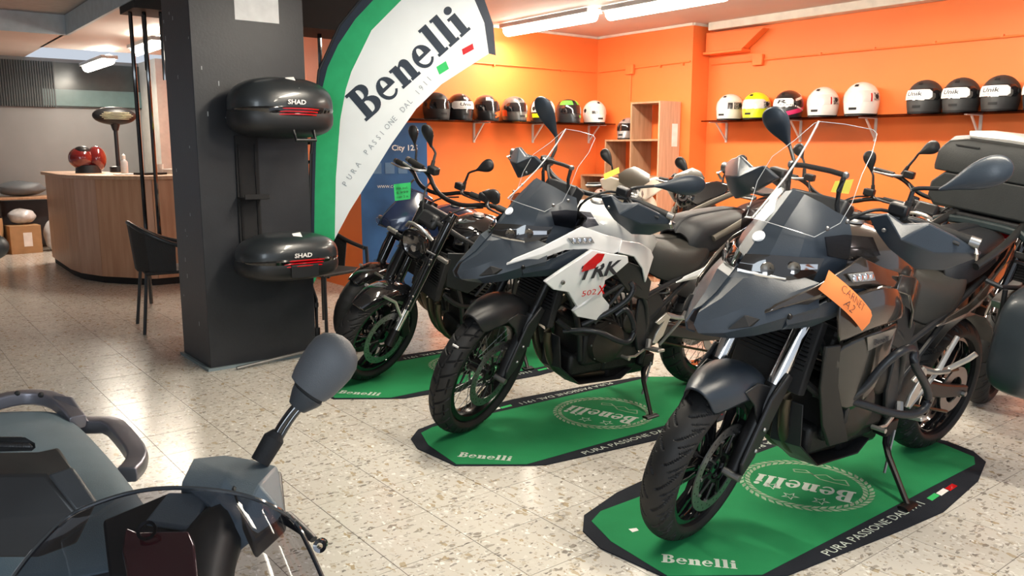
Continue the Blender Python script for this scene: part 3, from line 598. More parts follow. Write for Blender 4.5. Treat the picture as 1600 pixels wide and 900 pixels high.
def trk(name, label, rear, heading, lean, st, Rf, Rr, rimf, rimr, kind, paint, panel, seatm, beakm, fender_hi, chrome_fork, sticker, hbo=(0, 0, 0)):
    t = root(name, label, 'motorcycle', 'adventure motorcycles on the mats', mat=bike_matrix(rear, heading, lean)); T = steer_fn(st); WB = 1.51; TH = lambda q: T(q+V(hbo))
    dF = Rf-.30; X = kind == 'wire'
    # wheels, fork, front brake
    wheel(t, 'front_wheel', (WB, 0, Rf), Rf, .125 if not X else .112, rimf, T, pat_road if not X else pat_block, kind, 10 if not X else 32, (1, -1), True, None if not X else M('dark_rim', (.05, .05, .05), .25, .9), .16)
    sa = V((-math.sin(R(26)), 0, math.cos(R(26)))); ax = V((WB, 0, Rf))
    for s in (1, -1):
        o = V((0, s*.105, 0)); off = V((-.02, 0, 0))
        MB(T).tube([ax+o+off*1.5+sa*-.02, ax+o+off+sa*.10, ax+o+off+sa*.32], [.026, .032, .031], 16).build('fork_leg', DARK if not X else BLK, t)
        MB(T).tube([ax+o+off+sa*.30, ax+o+off+sa*.62],   .0275 if not X else .022, 20).build('fork_tube', CHR if chrome_fork else DARK, t)
        MB(T).tube([ax+o+off+sa*.60, ax+o+off+sa*.82], .029, 16).build('fork_upper', GLOSS, t)
        MB(T).cyl(ax+V((0, s*.085, 0)), ax+V((0, s*.145, 0)), .014, 10).build('axle_end', STEEL, t)
        # fork guard: long plate in front of each leg
        gp = [ax+o+V((dx, s*dy, 0))+sa*h for dx, dy, h in ((-.065, .034, .05), (-.01, .042, .0), (.035, .04, .06), (.045, .036, .30), (.0, .04, .38), (-.06, .036, .35))]
        MB(T).plate(gp, (0, -s*.014, 0)).build('fork_guard', BLK, t, bev=.005)
        bolts('guard_bolt', [ax+V((-.01, s*.150, 0))+sa*.10, ax+V((.0, s*.148, 0))+sa*.18], .008, t, T, ax=(0, s, 0))
        cp = ax+V((-.13, s*.075, .06)); q = MB(T); q.box(cp+V((.02, 0, .02)), (.06, .06, .12), rot=Matrix.Rotation(R(25), 3, 'Y')).box(cp+V((.03, s*.02, .02)), (.05, .03, .09)); q.build('brake_caliper', DARK if not X else M('gold_grey', (.14, .13, .11), .35, .8), t, bev=.008)
        MB(T).tube([cp+V((.02, s*.01, .06)), cp+V((.0, s*.04, .20)), cp+V((-.10, s*.03, .42)), cp+V((-.20, 0, .62))], .0045, 6, smooth=2).build('brake_hose', RUB, t)
    MB(T).box(ax+sa*.60+V((-.02, 0, 0)), (.09, .27, .04), rot=Matrix.Rotation(R(-26), 3, 'Y')).build('lower_clamp', BLK, t, bev=.01)
    MB(T).box(ax+sa*.82+V((-.02, 0, 0)), (.09, .25, .03), rot=Matrix.Rotation(R(-26), 3, 'Y')).build('upper_clamp', BLK, t, bev=.01)
    # front mudguard
    rg = []; rr_ = Rf+(.048 if not fender_hi else .040)
    A = (60, 70, 80, 92, 104, 116, 126)
    W = (.048, .070, .082, .088, .088, .086, .080)
    for a, wv in zip(A, W):
        ca, sn = math.cos(R(a)), math.sin(R(a)); rg.append([(WB+(rr_-dr)*ca, y*wv, Rf+(rr_-dr)*sn) for y, dr in ((-1.06, .085), (-.98, .03), (-.55, .0), (0, -.006), (.55, .0), (.98, .03), (1.06, .085))])
    fd = MB(T).grid(rg, .004).build('front_mudguard', beakm if not X else BLK, t, sub=1)
    for s in (1, -1):
        MB(T).plate([(WB+.02, s*.092, Rf+.30), (WB-.05, s*.10, Rf+.32), (WB-.20, s*.118, Rf+.26), (WB-.17, s*.130, Rf+.12), (WB-.09, s*.128, Rf+.14), (WB-.03, s*.112, Rf+.25)], (0, -s*.008, 0)).build('mudguard_stay', BLK, fd, bev=.004)
    if X: MB(T).box((WB+rr_*math.cos(R(38)), .03, Rf+rr_*math.sin(R(38))), (.004, .03, .008)).build('lettering', PAPERW, fd)
    # beak: front fairing with side wings
    B0 = [[(1.615, .020, .760), (1.650, .022, .772), (1.668, .014, .800), (1.650, .008, .835), (1.625, 0, .850)],
          [(1.555, .070, .758), (1.600, .078, .785), (1.600, .062, .835), (1.580, .030, .880), (1.570, 0, .885)],
          [(1.490, .115, .775), (1.525, .132, .815), (1.515, .108, .880), (1.515, .050, .945), (1.520, 0, .935)],
          [(1.420, .155, .800), (1.445, .178, .850), (1.420, .150, .915), (1.440, .080, .965), (1.490, 0, .965)],
          [(1.330, .185, .815), (1.335, .212, .880), (1.315, .185, .950), (1.36, .12, .965), (1.44, .0, .955)]]
    MB().grid(B0, .006, mirror=True).build('beak', beakm, t, ang=16)
    MB().plate([(1.585, .0905, .800), (1.535, .128, .815), (1.50, .131, .835), (1.54, .108, .845)], (.02, .004, .004), mirror=True).build('beak_vent', MATTE, t)
    # upper wing panel under headlight to tank
    w1 = [[(1.500, .120, .845), (1.47, .155, .885)], [(1.37, .190, .880), (1.35, .195, .945)], [(1.24, .215, .925), (1.25, .215, .995)], [(1.13, .228, .925), (1.16, .215, 1.03)], [(1.00, .235, .885), (1.02, .215, .985)], [(.93, .235, .905), (.90, .205, .955)]]
    MB().grid([[a, ((a[0]+b[0])/2, (a[1]+b[1])/2+.012, (a[2]+b[2])/2), b] for a, b in w1], .012, mirror=True).build('wing_panel', panel, t, bev=.003)
    w2 = [[(1.42, .150, .795), (1.44, .176, .85)], [(1.30, .18, .80), (1.32, .205, .885)], [(1.20, .20, .83), (1.2, .222, .93)], [(1.08, .205, .80), (1.06, .225, .92)], [(.95, .20, .82), (.93, .225, .92)]]
    MB().grid([[a, ((a[0]+b[0])/2, (a[1]+b[1])/2+.015, (a[2]+b[2])/2), b] for a, b in w2], .01, mirror=True).build('inner_wing', GUNB if X else beakm, t, bev=.003)
    bolts('panel_screw', [(1.44, .188, .855), (1.30, .220, .905)], .010, t, mat=DARK)
    # side indicator LEDs on the wing
    for s in (1, -1):
        b = MB(); b.plate([(1.245, s*.226, .985), (1.22, s*.232, .958), (1.10, s*.238, .955), (1.12, s*.233, .985)], (0, s*.008, 0)); o = b.build('indicator', M('lens_grey', (.25, .25, .25), .15, coat=1), t, bev=.002)
        for k in range(4): MB().lathe((1.215-.03*k, s*.240, .972), (0, s, .3), [(0, .004), (.010, .003), (.012, 0)], 12).build('led', CHR, o)
    # nose with headlight
    N0 = [[(1.485, 0, .925), (1.455, .055, .925), (1.39, .105, .915), (1.30, .140, .90), (1.18, .15, .92)],
          [(1.470, 0, .985), (1.440, .060, .985), (1.37, .118, .980), (1.28, .152, .975), (1.17, .165, .975)],
          [(1.425, 0, 1.035), (1.400, .058, 1.04), (1.345, .115, 1.04), (1.26, .150, 1.04), (1.16, .165, 1.03)],
          [(1.385, 0, 1.085), (1.365, .050, 1.09), (1.315, .100, 1.09), (1.235, .135, 1.085), (1.15, .155, 1.08)],
          [(1.340, 0, 1.130), (1.325, .045, 1.135), (1.275, .085, 1.135), (1.21, .115, 1.12), (1.14, .135, 1.11)],
          [(1.275, 0, 1.205), (1.265, .035, 1.195), (1.225, .068, 1.175), (1.18, .095, 1.15), (1.13, .11, 1.13)]]
    MB().grid(N0, .008, mirror=True).build('nose_fairing', beakm, t, ang=20)
    MB().lathe((1.412, 0, 1.062), (1, 0, .85), [(0, .003), (.019, .0025), (.021, 0), (.022, -.008)], 24).build('badge', M('badge', (.45, .6, .66) if X else (.8, .82, .84), .3), t)
    hl = MB(); H = [[(1.495, .008, .940), (1.470, .055, .935), (1.400, .112, .925), (1.315, .150, .925)], [(1.495, .008, .975), (1.468, .064, .975), (1.392, .124, .975), (1.30, .160, .985)], [(1.470, .008, 1.008), (1.440, .064, 1.018), (1.366, .124, 1.022), (1.28, .160, 1.02)]]
    hl.grid(H, .004, mirror=True); h_ = hl.build('headlight', M('headlight_dark', (.02, .018, .017), .05, coat=1), t)
    for s in (1, -1):
        for x, y, z, r_ in ((1.452, .085, .98, .026), (1.385, .132, .99, .024)): MB().lathe((x, s*y, z), (1, s*.7, 0), [(0, .001), (r_*.5, .002), (r_*.8, .004), (r_*.85, .001)], 18).build('projector', M('lamp_bowl', (.22, .21, .2), .12, .9), h_)
        MB().plate([(1.498, s*.012, .952), (1.474, s*.064, .950), (1.40, s*.124, .945), (1.40, s*.124, .953), (1.474, s*.064, .960), (1.498, s*.012, .962)], (.004, 0, .004)).build('light_bar', CHR, h_)
        MB().plate([(1.370, s*.137, .985), (1.31, s*.165, .99), (1.31, s*.163, 1.006), (1.365, s*.135, 1.003)], (.006, s*.004, 0)).build('reflector', CHR, h_)
    MB().grid([[(1.492, 0, .905), (1.465, .05, .90), (1.41, .095, .895)], [(1.498, 0, .935), (1.472, .055, .932), (1.405, .112, .925)]], .004, mirror=True).build('lower_lamp', M('lamp_grille', (.03, .03, .03), .3), h_)
    for y, x in ((.012, 1.50), (-.012, 1.50), (.036, 1.490), (-.036, 1.49), (.06, 1.474), (-.06, 1.474), (.082, 1.448)): MB().box((x+.002, y, .917), (.008, .012, .008)).build('led', CHR, h_)
    # windscreen
    sc_ = MB(); rows = []
    for k in range(6):
        f = k/5; yc = .055+.045*f; xc = 1.385-.325*f-.03*math.sin(f*3.14); zc_ = 1.105+.31*f
        sy = [.135, .172, .182, .170, .145, .118][k]; sx = [1.315, 1.25, 1.225, 1.185, 1.112, 1.062][k]; sz = [1.085, 1.135, 1.20, 1.285, 1.345, 1.405][k]
        rows.append([(sx, -sy, sz), (xc, -yc, zc_), (xc+.012*(1-f), 0, zc_+.004), (xc, yc, zc_), (sx, sy, sz)])
    wsn = sc_.grid(rows, .004).build('windscreen', CLEAR, t)
    wsn.data.set_sharp_from_angle(angle=R(15))
    ed = [rows[i][4] for i in range(6)]+[rows[5][3], rows[5][2], rows[5][1]]+[rows[i][0] for i in range(5, -1, -1)]+[rows[0][1], rows[0][2], rows[0][3], rows[0][4]]
    EM = M('screen_edge', (.55, .56, .57), .15, coat=1); MB().tube(ed, .0012, 5).build('screen_edge', EM, wsn)
    MB().tube([V(r_[1])+V((.002, 0, .001)) for r_ in rows], .0034, 6).build('crease_glint', EM, wsn)  # pale tube laid on one bend as a painted highlight
    for s in (1, -1):
        MB().tube([(1.14, s*.10, 1.10), (1.175, s*.095, 1.20), (1.165, s*.10, 1.27)], .0085, 8, smooth=1).build('screen_stay', BLK, t)
        bolts('screen_bolt', [(1.285, s*.155, 1.115), (1.225, s*.180, 1.14)], .008, wsn)
    MB().tube([(1.165, .10, 1.27), (1.17, .05, 1.275), (1.17, -.05, 1.275), (1.165, -.10, 1.27)], .009, 8).build('screen_brace', BLK, t); bolts('brace_bolt', [(1.165, .105, 1.27), (1.165, -.105, 1.27)], .013, t)
    # clear wind deflector plates beside the nose
    MB().plate([(1.30, .160, 1.09), (1.24, .185, 1.10), (1.12, .21, 1.09), (1.07, .22, 1.03), (1.16, .20, 1.01), (1.28, .17, 1.03)], (0, .004, .002), mirror=True).build('wind_deflector', SMOKE, t)
    MB().box((1.14, 0, 1.11), (.07, .22, .15), rot=Matrix.Rotation(R(-30), 3, 'Y')).build('instrument_panel', BLK, t, bev=.01)
    # tank
    K = []
    for x, hw, zl, zt, sh in ((1.10, .09, .90, 1.02, .05), (1.03, .15, .88, 1.06, .07), (.95, .185, .87, 1.085, .09), (.86, .20, .86, 1.088, .10), (.76, .19, .84, 1.06, .10), (.66, .16, .82, 1.00, .08), (.58, .11, .81, .945, .06), (.53, .07, .81, .91, .04)):
        K.append([(x+.01, hw*.9, zl), (x, hw, zl+(zt-zl)*.45), (x-.01, hw*.86, zt-(zt-zl)*.22), (x, hw*.55, zt-.012), (x, 0, zt)])
    MB().grid(K, .01, mirror=True).build('fuel_tank', paint, t, sub=1)
    MB().lathe((.90, 0, 1.085), (0, 0, 1), [(0, .014), (.03, .014), (.038, .006), (.04, -.002)], 24).build('filler_cap', STEEL, t)
    # side shroud panel
    if X:
        S_ = [(1.350, .238, .795), (1.275, .258, .85), (1.12, .262, .930), (1.02, .260, .905), (.905, .262, .885), (.895, .262, .855), (.97, .258, .80), (1.015, .250, .775), (1.01, .240, .69), (.955, .236, .645), (.955, .232, .60), (1.015, .228, .572), (1.135, .228, .605), (1.165, .230, .635), (1.145, .233, .655), (1.215, .240, .735), (1.30, .238, .755)]
        P = [V(q) for q in S_]; cen = [V((1.12, .275, .86)), V((1.08, .262, .70))]
        for s in (1, -1):
            n = len(P); vs = P+cen; vs = vs+[q-V((0, .022, 0)) for q in vs]; m = n+2
            fn = [(i, i+1, n) for i in range(0, 7)]+[(7, n+1, n)]+[(i, i+1, n+1) for i in range(7, 15)]+[(15, n, n+1), (15, 16, n), (16, 0, n)]
            fs = fn+[tuple(i+m for i in f[::-1]) for f in fn]+[(i, (i+1) % n, (i+1) % n+m, i+m) for i in range(n)]
            sp = MB().add([(q.x, q.y*s, q.z) for q in vs], fs).build('side_panel', panel, t, bev=.004)
            if s > 0:
                ex = V((-1, .01, .055)); ey = V((.08, -.12, 1)); write('lettering', 'TRK', (1.205, .2755, .800), ex, ey, .062, INK, sp, bold=.03, shear=.55, fit=.235)
                write('lettering', '502', (1.165, .269, .718), ex, (.05, -.2, 1), .024, REDP, sp, shear=.3, fit=.085); write('lettering', 'X', (1.07, .2695, .718), ex, (.05, -.2, 1), .040, REDP, sp, bold=.02, shear=.3)
                mb = MB(); mb.plate([(1.175, .2765, .868), (1.105, .2765, .918), (1.06, .274, .912), (1.075, .276, .88), (1.10, .2775, .868), (1.11, .2775, .85), (1.185, .2765, .838)], (0, .002, 0)); mb.build('red_emblem', REDP, sp, smooth=False)
                bolts('panel_screw', [(1.265, .256, .79)], .011, sp)
    else:
        G = [[(1.275, .215, .885), (1.24, .226, .74), (1.18, .222, .60), (1.08, .205, .47)],
             [(1.19, .238, .93), (1.15, .250, .78), (1.10, .242, .62), (1.03, .222, .47)],
             [(1.06, .246, .94), (1.03, .262, .80), (.99, .250, .64), (.96, .225, .50)],
             [(.95, .236, .92), (.91, .248, .80), (.90, .238, .68), (.90, .215, .55)],
             [(.89, .21, .87), (.84, .222, .79), (.845, .21, .70), (.87, .20, .60)]]
        MB().grid([[r_[0], ((r_[0][0]*.5+r_[1][0]*.5), (r_[0][1]+r_[1][1])/2+.018, (r_[0][2]+r_[1][2])/2), r_[1]] for r_ in G], .012, mirror=True).build('side_panel', paint, t, sub=1)
        MB().grid([[(r_[1][0], r_[1][1]-.012, r_[1][2]-.004), r_[2], r_[3]] for r_ in G], .012, mirror=True).build('lower_side_panel', M('olive_gloss', (.014, .014, .011), .28, coat=.5), t, sub=1)
        MB().plate([(1.255, .205, .74), (1.20, .222, .745), (1.16, .218, .60), (1.05, .20, .455), (.96, .19, .33), (1.03, .16, .31), (1.13, .18, .42), (1.21, .19, .58)], (0, .014, 0), mirror=True).build('radiator_shroud', M('shroud_dark', (.010, .010, .010), .45), t, bev=.005)
        MB().plate([(1.098, .256, .765), (.93, .2575, .775), (.945, .254, .735), (1.07, .254, .712)], (0, .003, 0)).build('side_plate', M('plate_silver', (.30, .28, .25), .3, .6), t, smooth=False)
        write('lettering', 'Benelli', (1.055, .2615, .733), (-1, .0, .03), (0, -.05, 1), .018, INK, t, bold=.02, fit=.085); write('lettering', 'TRK 502', (1.08, .2615, .785), (-1, 0, .02), (0, 0, 1), .018, DARK, t, fit=.10)
    # knee panel and frame cover
    MB().grid([[(.93, .225, .955), (.95, .235, .90)], [(.80, .21, .93), (.84, .225, .87)], [(.70, .185, .885), (.76, .21, .80)], [(.655, .165, .84), (.71, .19, .72)]], .01, mirror=True).build('knee_panel', paint if not X else panel, t, bev=.004)
    MB().plate([(.90, .19, .86), (.74, .185, .80), (.66, .18, .72), (.66, .175, .62), (.78, .175, .66), (.93, .18, .80)], (0, .012, 0), mirror=True).build('air_box_cover', BLK, t, bev=.005)
    # seats
    Sx = [(.72, .05, .83, .885), (.66, .10, .77, .905), (.56, .150, .70, .895), (.45, .172, .675, .868), (.36, .175, .685, .86), (.27, .160, .72, .875), (.20, .13, .76, .92)]
    MB().grid([[(x+.01, hw*.93, zl), (x, hw, zl+(zt-zl)*.35), (x, hw*.97, zl+(zt-zl)*.7), (x, hw*.75, zt-.008), (x, hw*.35, zt+.004), (x, 0, zt+.004)] for x, hw, zl, zt in Sx], .01, mirror=True).build('rider_seat', seatm, t, sub=1)
    Px = [(.345, .10, .82, .90), (.32, .13, .80, .955), (.27, .145, .80, .985), (.10, .14, .84, 1.0), (-.06, .12, .88, 1.015), (-.16, .08, .92, 1.0)]
    MB().grid([[(x, hw*.95, zl), (x, hw, zl+(zt-zl)*.5), (x, hw*.9, zt-.02), (x, hw*.5, zt), (x, 0, zt)] for x, hw, zl, zt in Px], .01, mirror=True).build('pillion_seat', SEAT2, t, sub=1)
    # tail
    TP = [[(.475, .180, .690), (.43, .186, .725)], [(.30, .185, .705), (.28, .190, .765)], [(.18, .185, .745), (.15, .187, .835)], [(.03, .165, .80), (.0, .165, .90)], [(-.13, .125, .865), (-.15, .12, .955)], [(-.25, .075, .915), (-.26, .07, .985)]]
    MB().grid([[a, ((a[0]+b[0])/2, (a[1]+b[1])/2+.01, (a[2]+b[2])/2), b] for a, b in TP], .01, mirror=True).build('tail_panel', panel, t, bev=.003)
    if X: MB().plate([(.24, .201, .745), (.12, .194, .805), (.11, .192, .79), (.22, .20, .727)], (0, .003, 0)).build('red_stripe', REDP, t, smooth=False)
    MB().grid([[(.2, 0, .72), (.2, .12, .74)], [(0, 0, .78), (0, .11, .80)], [(-.22, 0, .87), (-.22, .07, .88)], [(-.30, 0, .93), (-.29, .05, .93)]], .01, mirror=True).build('undertail', BLK, t)
    MB().ell((-.28, 0, .95), (.035, .06, .03), 14, 8).build('tail_light', REDL, t)
    MB().tube([(-.2, 0, .86), (-.30, 0, .76), (-.33, 0, .66)], [.04, .03, .03], 8, smooth=1, up=(0, 1, 0), sy=.3, sq=4).build('plate_holder', BLK, t)
    for s in (1, -1):
        rk = M('rack_dark', (.03, .03, .03), .35, .4)
        MB().tube([(.22, s*.15, .90), (.10, s*.165, .955), (-.08, s*.15, 1.02), (-.28, s*.11, 1.10), (-.36, s*.06, 1.12)], .016, 10, smooth=2).build('grab_rail', rk if not X else M('grab_rail_grey', (.16, .145, .12), .45, .5), t)
        MB().tube([(-.2, s*.12, .88), (-.28, s*.17, .86)], .007, 6).build('indicator_stem', BLK, t); MB().ell((-.29, s*.19, .86), (.02, .035, .016), 10, 6).build('rear_indicator', AMBER, t)
    MB().box((-.28, 0, 1.105), (.20, .20, .018)).build('luggage_plate', BLK, t, bev=.005)
    engine(t); rear_end(t, Rr, .16 if not X else .15, rimr, kind, True)
    # skid pan
    MB().grid([[(1.12, .10, .46), (1.14, 0, .46)], [(1.10, .11, .30), (1.13, 0, .29)], [(.98, .12, .20), (.98, 0, .18)], [(.70, .11, .18), (.70, 0, .155)], [(.62, .10, .22), (.62, 0, .20)]], .006, mirror=True).build('skid_plate', BLK, t, bev=.004)
    # crash bars
    for s in (1, -1):
        cb = MB()
        if not X:
            cb.tube([(1.13, s*.13, .52), (1.06, s*.22, .52), (.86, s*.31, .455), (.75, s*.335, .46), (.735, s*.335, .52), (.80, s*.33, .59), (.88, s*.32, .66), (.86, s*.30, .71), (.96, s*.31, .72), (1.0, s*.28, .66), (1.03, s*.25, .56), (1.07, s*.20, .50)], .0145, 10, smooth=2)
            cb.tube([(1.06, s*.22, .52), (1.02, s*.20, .40), (.98, s*.12, .32)], .013, 8, smooth=1)
        else:
            cb.tube([(1.13, s*.13, .50), (1.03, s*.24, .535), (.90, s*.29, .465), (.84, s*.295, .47), (.825, s*.29, .54), (.89, s*.28, .645), (.93, s*.26, .60)], .0135, 10, smooth=2)
            cb.tube([(1.06, s*.18, .54), (.97, s*.25, .61), (.885, s*.285, .68), (.86, s*.285, .735), (.875, s*.27, .76)], .0135, 10, smooth=2)
        cb.build('crash_bar', M('bar_black', (.012, .014, .018), .38), t)
    # foot pegs, levers, side stand
    for s in (1, -1):
        MB().plate([(.60, s*.19, .50), (.53, s*.19, .545), (.50, s*.19, .52), (.535, s*.19, .42), (.575, s*.19, .385), (.60, s*.19, .39), (.585, s*.19, .44), (.545, s*.19, .50), (.575, s*.19, .485)], (0, s*.012, 0)).build('heel_guard', ALU, t, bev=.003)
        MB().box((.615, s*.235, .372), (.045, .10, .016), rot=Matrix.Rotation(R(12*s), 3, 'X')).build('foot_peg', ALU, t, bev=.004)
        MB().tube([(.60, s*.17, .40), (.62, s*.19, .36)], .016, 8).build('peg_mount', STEEL, t)
        MB().tube([(.50, s*.17, .52), (.42, s*.19, .50), (.34, s*.20, .50)], [.016, .012, .014], 8, smooth=1, up=(0, 1, 0)).build('pillion_bracket', ALU, t); MB().tube([(.40, s*.19, .50), (.36, s*.195, .58), (.33, s*.20, .64)], [.012, .010, .010], 8).build('bracket_arm', ALU, t)
        MB().tube([(.34, s*.195, .50), (.31, s*.25, .56), (.30, s*.27, .59)], .011, 8).build('pillion_peg', ALU, t)
        MB().tube([(.40, s*.19, .50), (.47, s*.18, .42), (.52, s*.17, .36)], .009, 8).build('bracket_arm', STEEL, t)
    MB().tube([(.60, .17, .36), (.70, .19, .33), (.78, .2, .34)], .007, 8).cyl((.78, .18, .34), (.78, .235, .345), .009, 10).build('gear_lever', ALU, t)
    sd = MB(); foot = t.matrix_world.inverted() @ V((t.matrix_world @ V((.66, .33, 0))).to_tuple()[:2]+(.012,)); f2 = V(foot)
    sd.tube([(.55, .13, .25), (.60, .16, .20), f2+(V((.60, .16, .20))-f2)*.35, f2], [.016, .013, .011, .011], 8, smooth=1); sd.build('side_stand', DARK, t)
    MB().tube([f2-V((.035, -.005, 0)), f2+V((.05, .01, 0))], [.018, .022], 8, up=(0, 0, 1), sy=.4).build('stand_foot', DARK, t)
    MB().tube([(.54, .15, .26), (.60, .18, .10)], .006, 6).build('stand_spring', STEEL, t); MB().box((.56, .12, .27), (.08, .06, .07)).build('stand_bracket', DARK, t, bev=.008)
    # handlebar
    MR = (((1.035, .235, 1.185), (1.035, .235, 1.275), (1.03, .315, 1.295), (.99, .470, 1.415)), ((1.0, -.20, 1.17), (.95, -.205, 1.235), (.92, -.255, 1.285), (.99, -.335, 1.405)))
    if X: MR = (((.975, .235, 1.16), (.965, .24, 1.235), (.89, .32, 1.262), (.72, .485, 1.305)), ((1.0, -.20, 1.18), (.95, -.205, 1.27), (.91, -.24, 1.315), (1.0, -.335, 1.49)))
    MB(TH).tube([(.985, -.40, 1.145), (1.02, -.24, 1.165), (1.10, -.12, 1.135), (1.115, 0, 1.13), (1.10, .12, 1.135), (1.02, .24, 1.165), (.985, .40, 1.145)], .0125, 10, smooth=2).build('handlebar', BLK, t)
    for s in (1, -1):
        MB(TH).tube([(1.005, s*.30, 1.153), (.98, s*.43, 1.142)], .0175, 12).build('grip', GRIP, t); MB(TH).tube([(.98, s*.43, 1.142), (.975, s*.46, 1.14)], .019, 12).build('bar_end', STEEL, t)
        MB(TH).tube([(1.03, s*.24, 1.16), (1.075, s*.30, 1.15), (1.06, s*.36, 1.145), (1.045, s*.42, 1.135)], [.008, .008, .006, .006], 8, smooth=1).build('lever', BLK, t)
        MB(TH).box((1.04, s*.215, 1.185), (.045, .06, .04)).build('reservoir', BLK, t, bev=.008)
        MB(TH).tube([(.975, s*.45, 1.14), (1.0, s*.465, 1.115), (.965, s*.463, 1.09)], .006, 6).build('guard_bracket', ALU, t)
        handguard(t, s, (TH if s > 0 else (lambda q: TH(q+V((0, 0, .035))))), GUNB)
        bolts('guard_screw', [(1.178, s*.23, 1.135)], .007, t, TH, ax=(1, 0, 0))
        q = MR[0 if s > 0 else 1]; mirror_(t, *q, .098, T, mat=GUNB)
        MB(TH).tube([(1.03, s*.20, 1.17), (1.12, s*.16, 1.18), (1.17, s*.08, 1.10), (1.10, s*.05, 1.0)], .006, 6, smooth=2).build('cable', RUB, t)
    if sticker:
        tl, bl, br_, tr_ = [V(q) for q in ((1.345, .225, 1.006), (1.385, .228, .950), (1.168, .262, .802), (1.115, .255, .852))]
        rows = []
        for k in range(9):
            f = k/8; a_ = tl.lerp(tr_, f); b_ = bl.lerp(br_, f); bow = V((0, .020*math.sin(math.pi*f)+.012*f, 0)); rows.append([a_+bow, (a_+b_)/2+bow*1.1+V((0, .006, 0)), b_+bow])
        o = MB().grid(rows, .0006).build('paper_note', PAPERO)
        o.matrix_world = t.matrix_world; tag(o, 'orange paper note hand lettered CARNET A2 stuck on the dark grey motorcycle', 'note')
        ex = (tr_-tl).normalized(); ey = (tl-bl).normalized(); n_ = ex.cross(ey)
        for s_, u0, v0, f_ in (('CARNET', .22, .55, .135), ('A2', .36, .12, .055)):
            vs, fs, wd = sans(s_, -.02); L1 = (tr_-tl).length; L2 = (tl-bl).length
            def fn(x, y, z):
                u = u0+x*f_/wd/L1; v = v0+y*.024/L2; q = bl.lerp(br_, u).lerp(tl.lerp(tr_, u), v); bow = .020*math.sin(math.pi*u)+.012*u; return q+V((0, bow+.006*math.sin(math.pi*v)+.0035, 0))
            MB().flat(vs, fs, fn).build('lettering', INK, o, smooth=False)
    return t
trk('touring_motorcycle', 'dark grey touring motorcycle with chrome fork tubes and orange note, nearest on the right', (3.01, -1.986, .0085), 177.7, 9, 13, .30, .312, .222, .222, 'cast', PGREY, PGREY, SEAT, GUNB, False, True, True, (0, 0, .012))
trk('touring_motorcycle', 'white and black adventure motorcycle with wire wheels and red emblem on the middle mat', (3.05, -.69, .0085), 176, 9, 24, .33, .32, .245, .222, 'wire', M('tank_white', (.62, .63, .62), .25, coat=.7), PWHITE, SEAT, GUNB, True, False, False, (-.05, 0, .025))
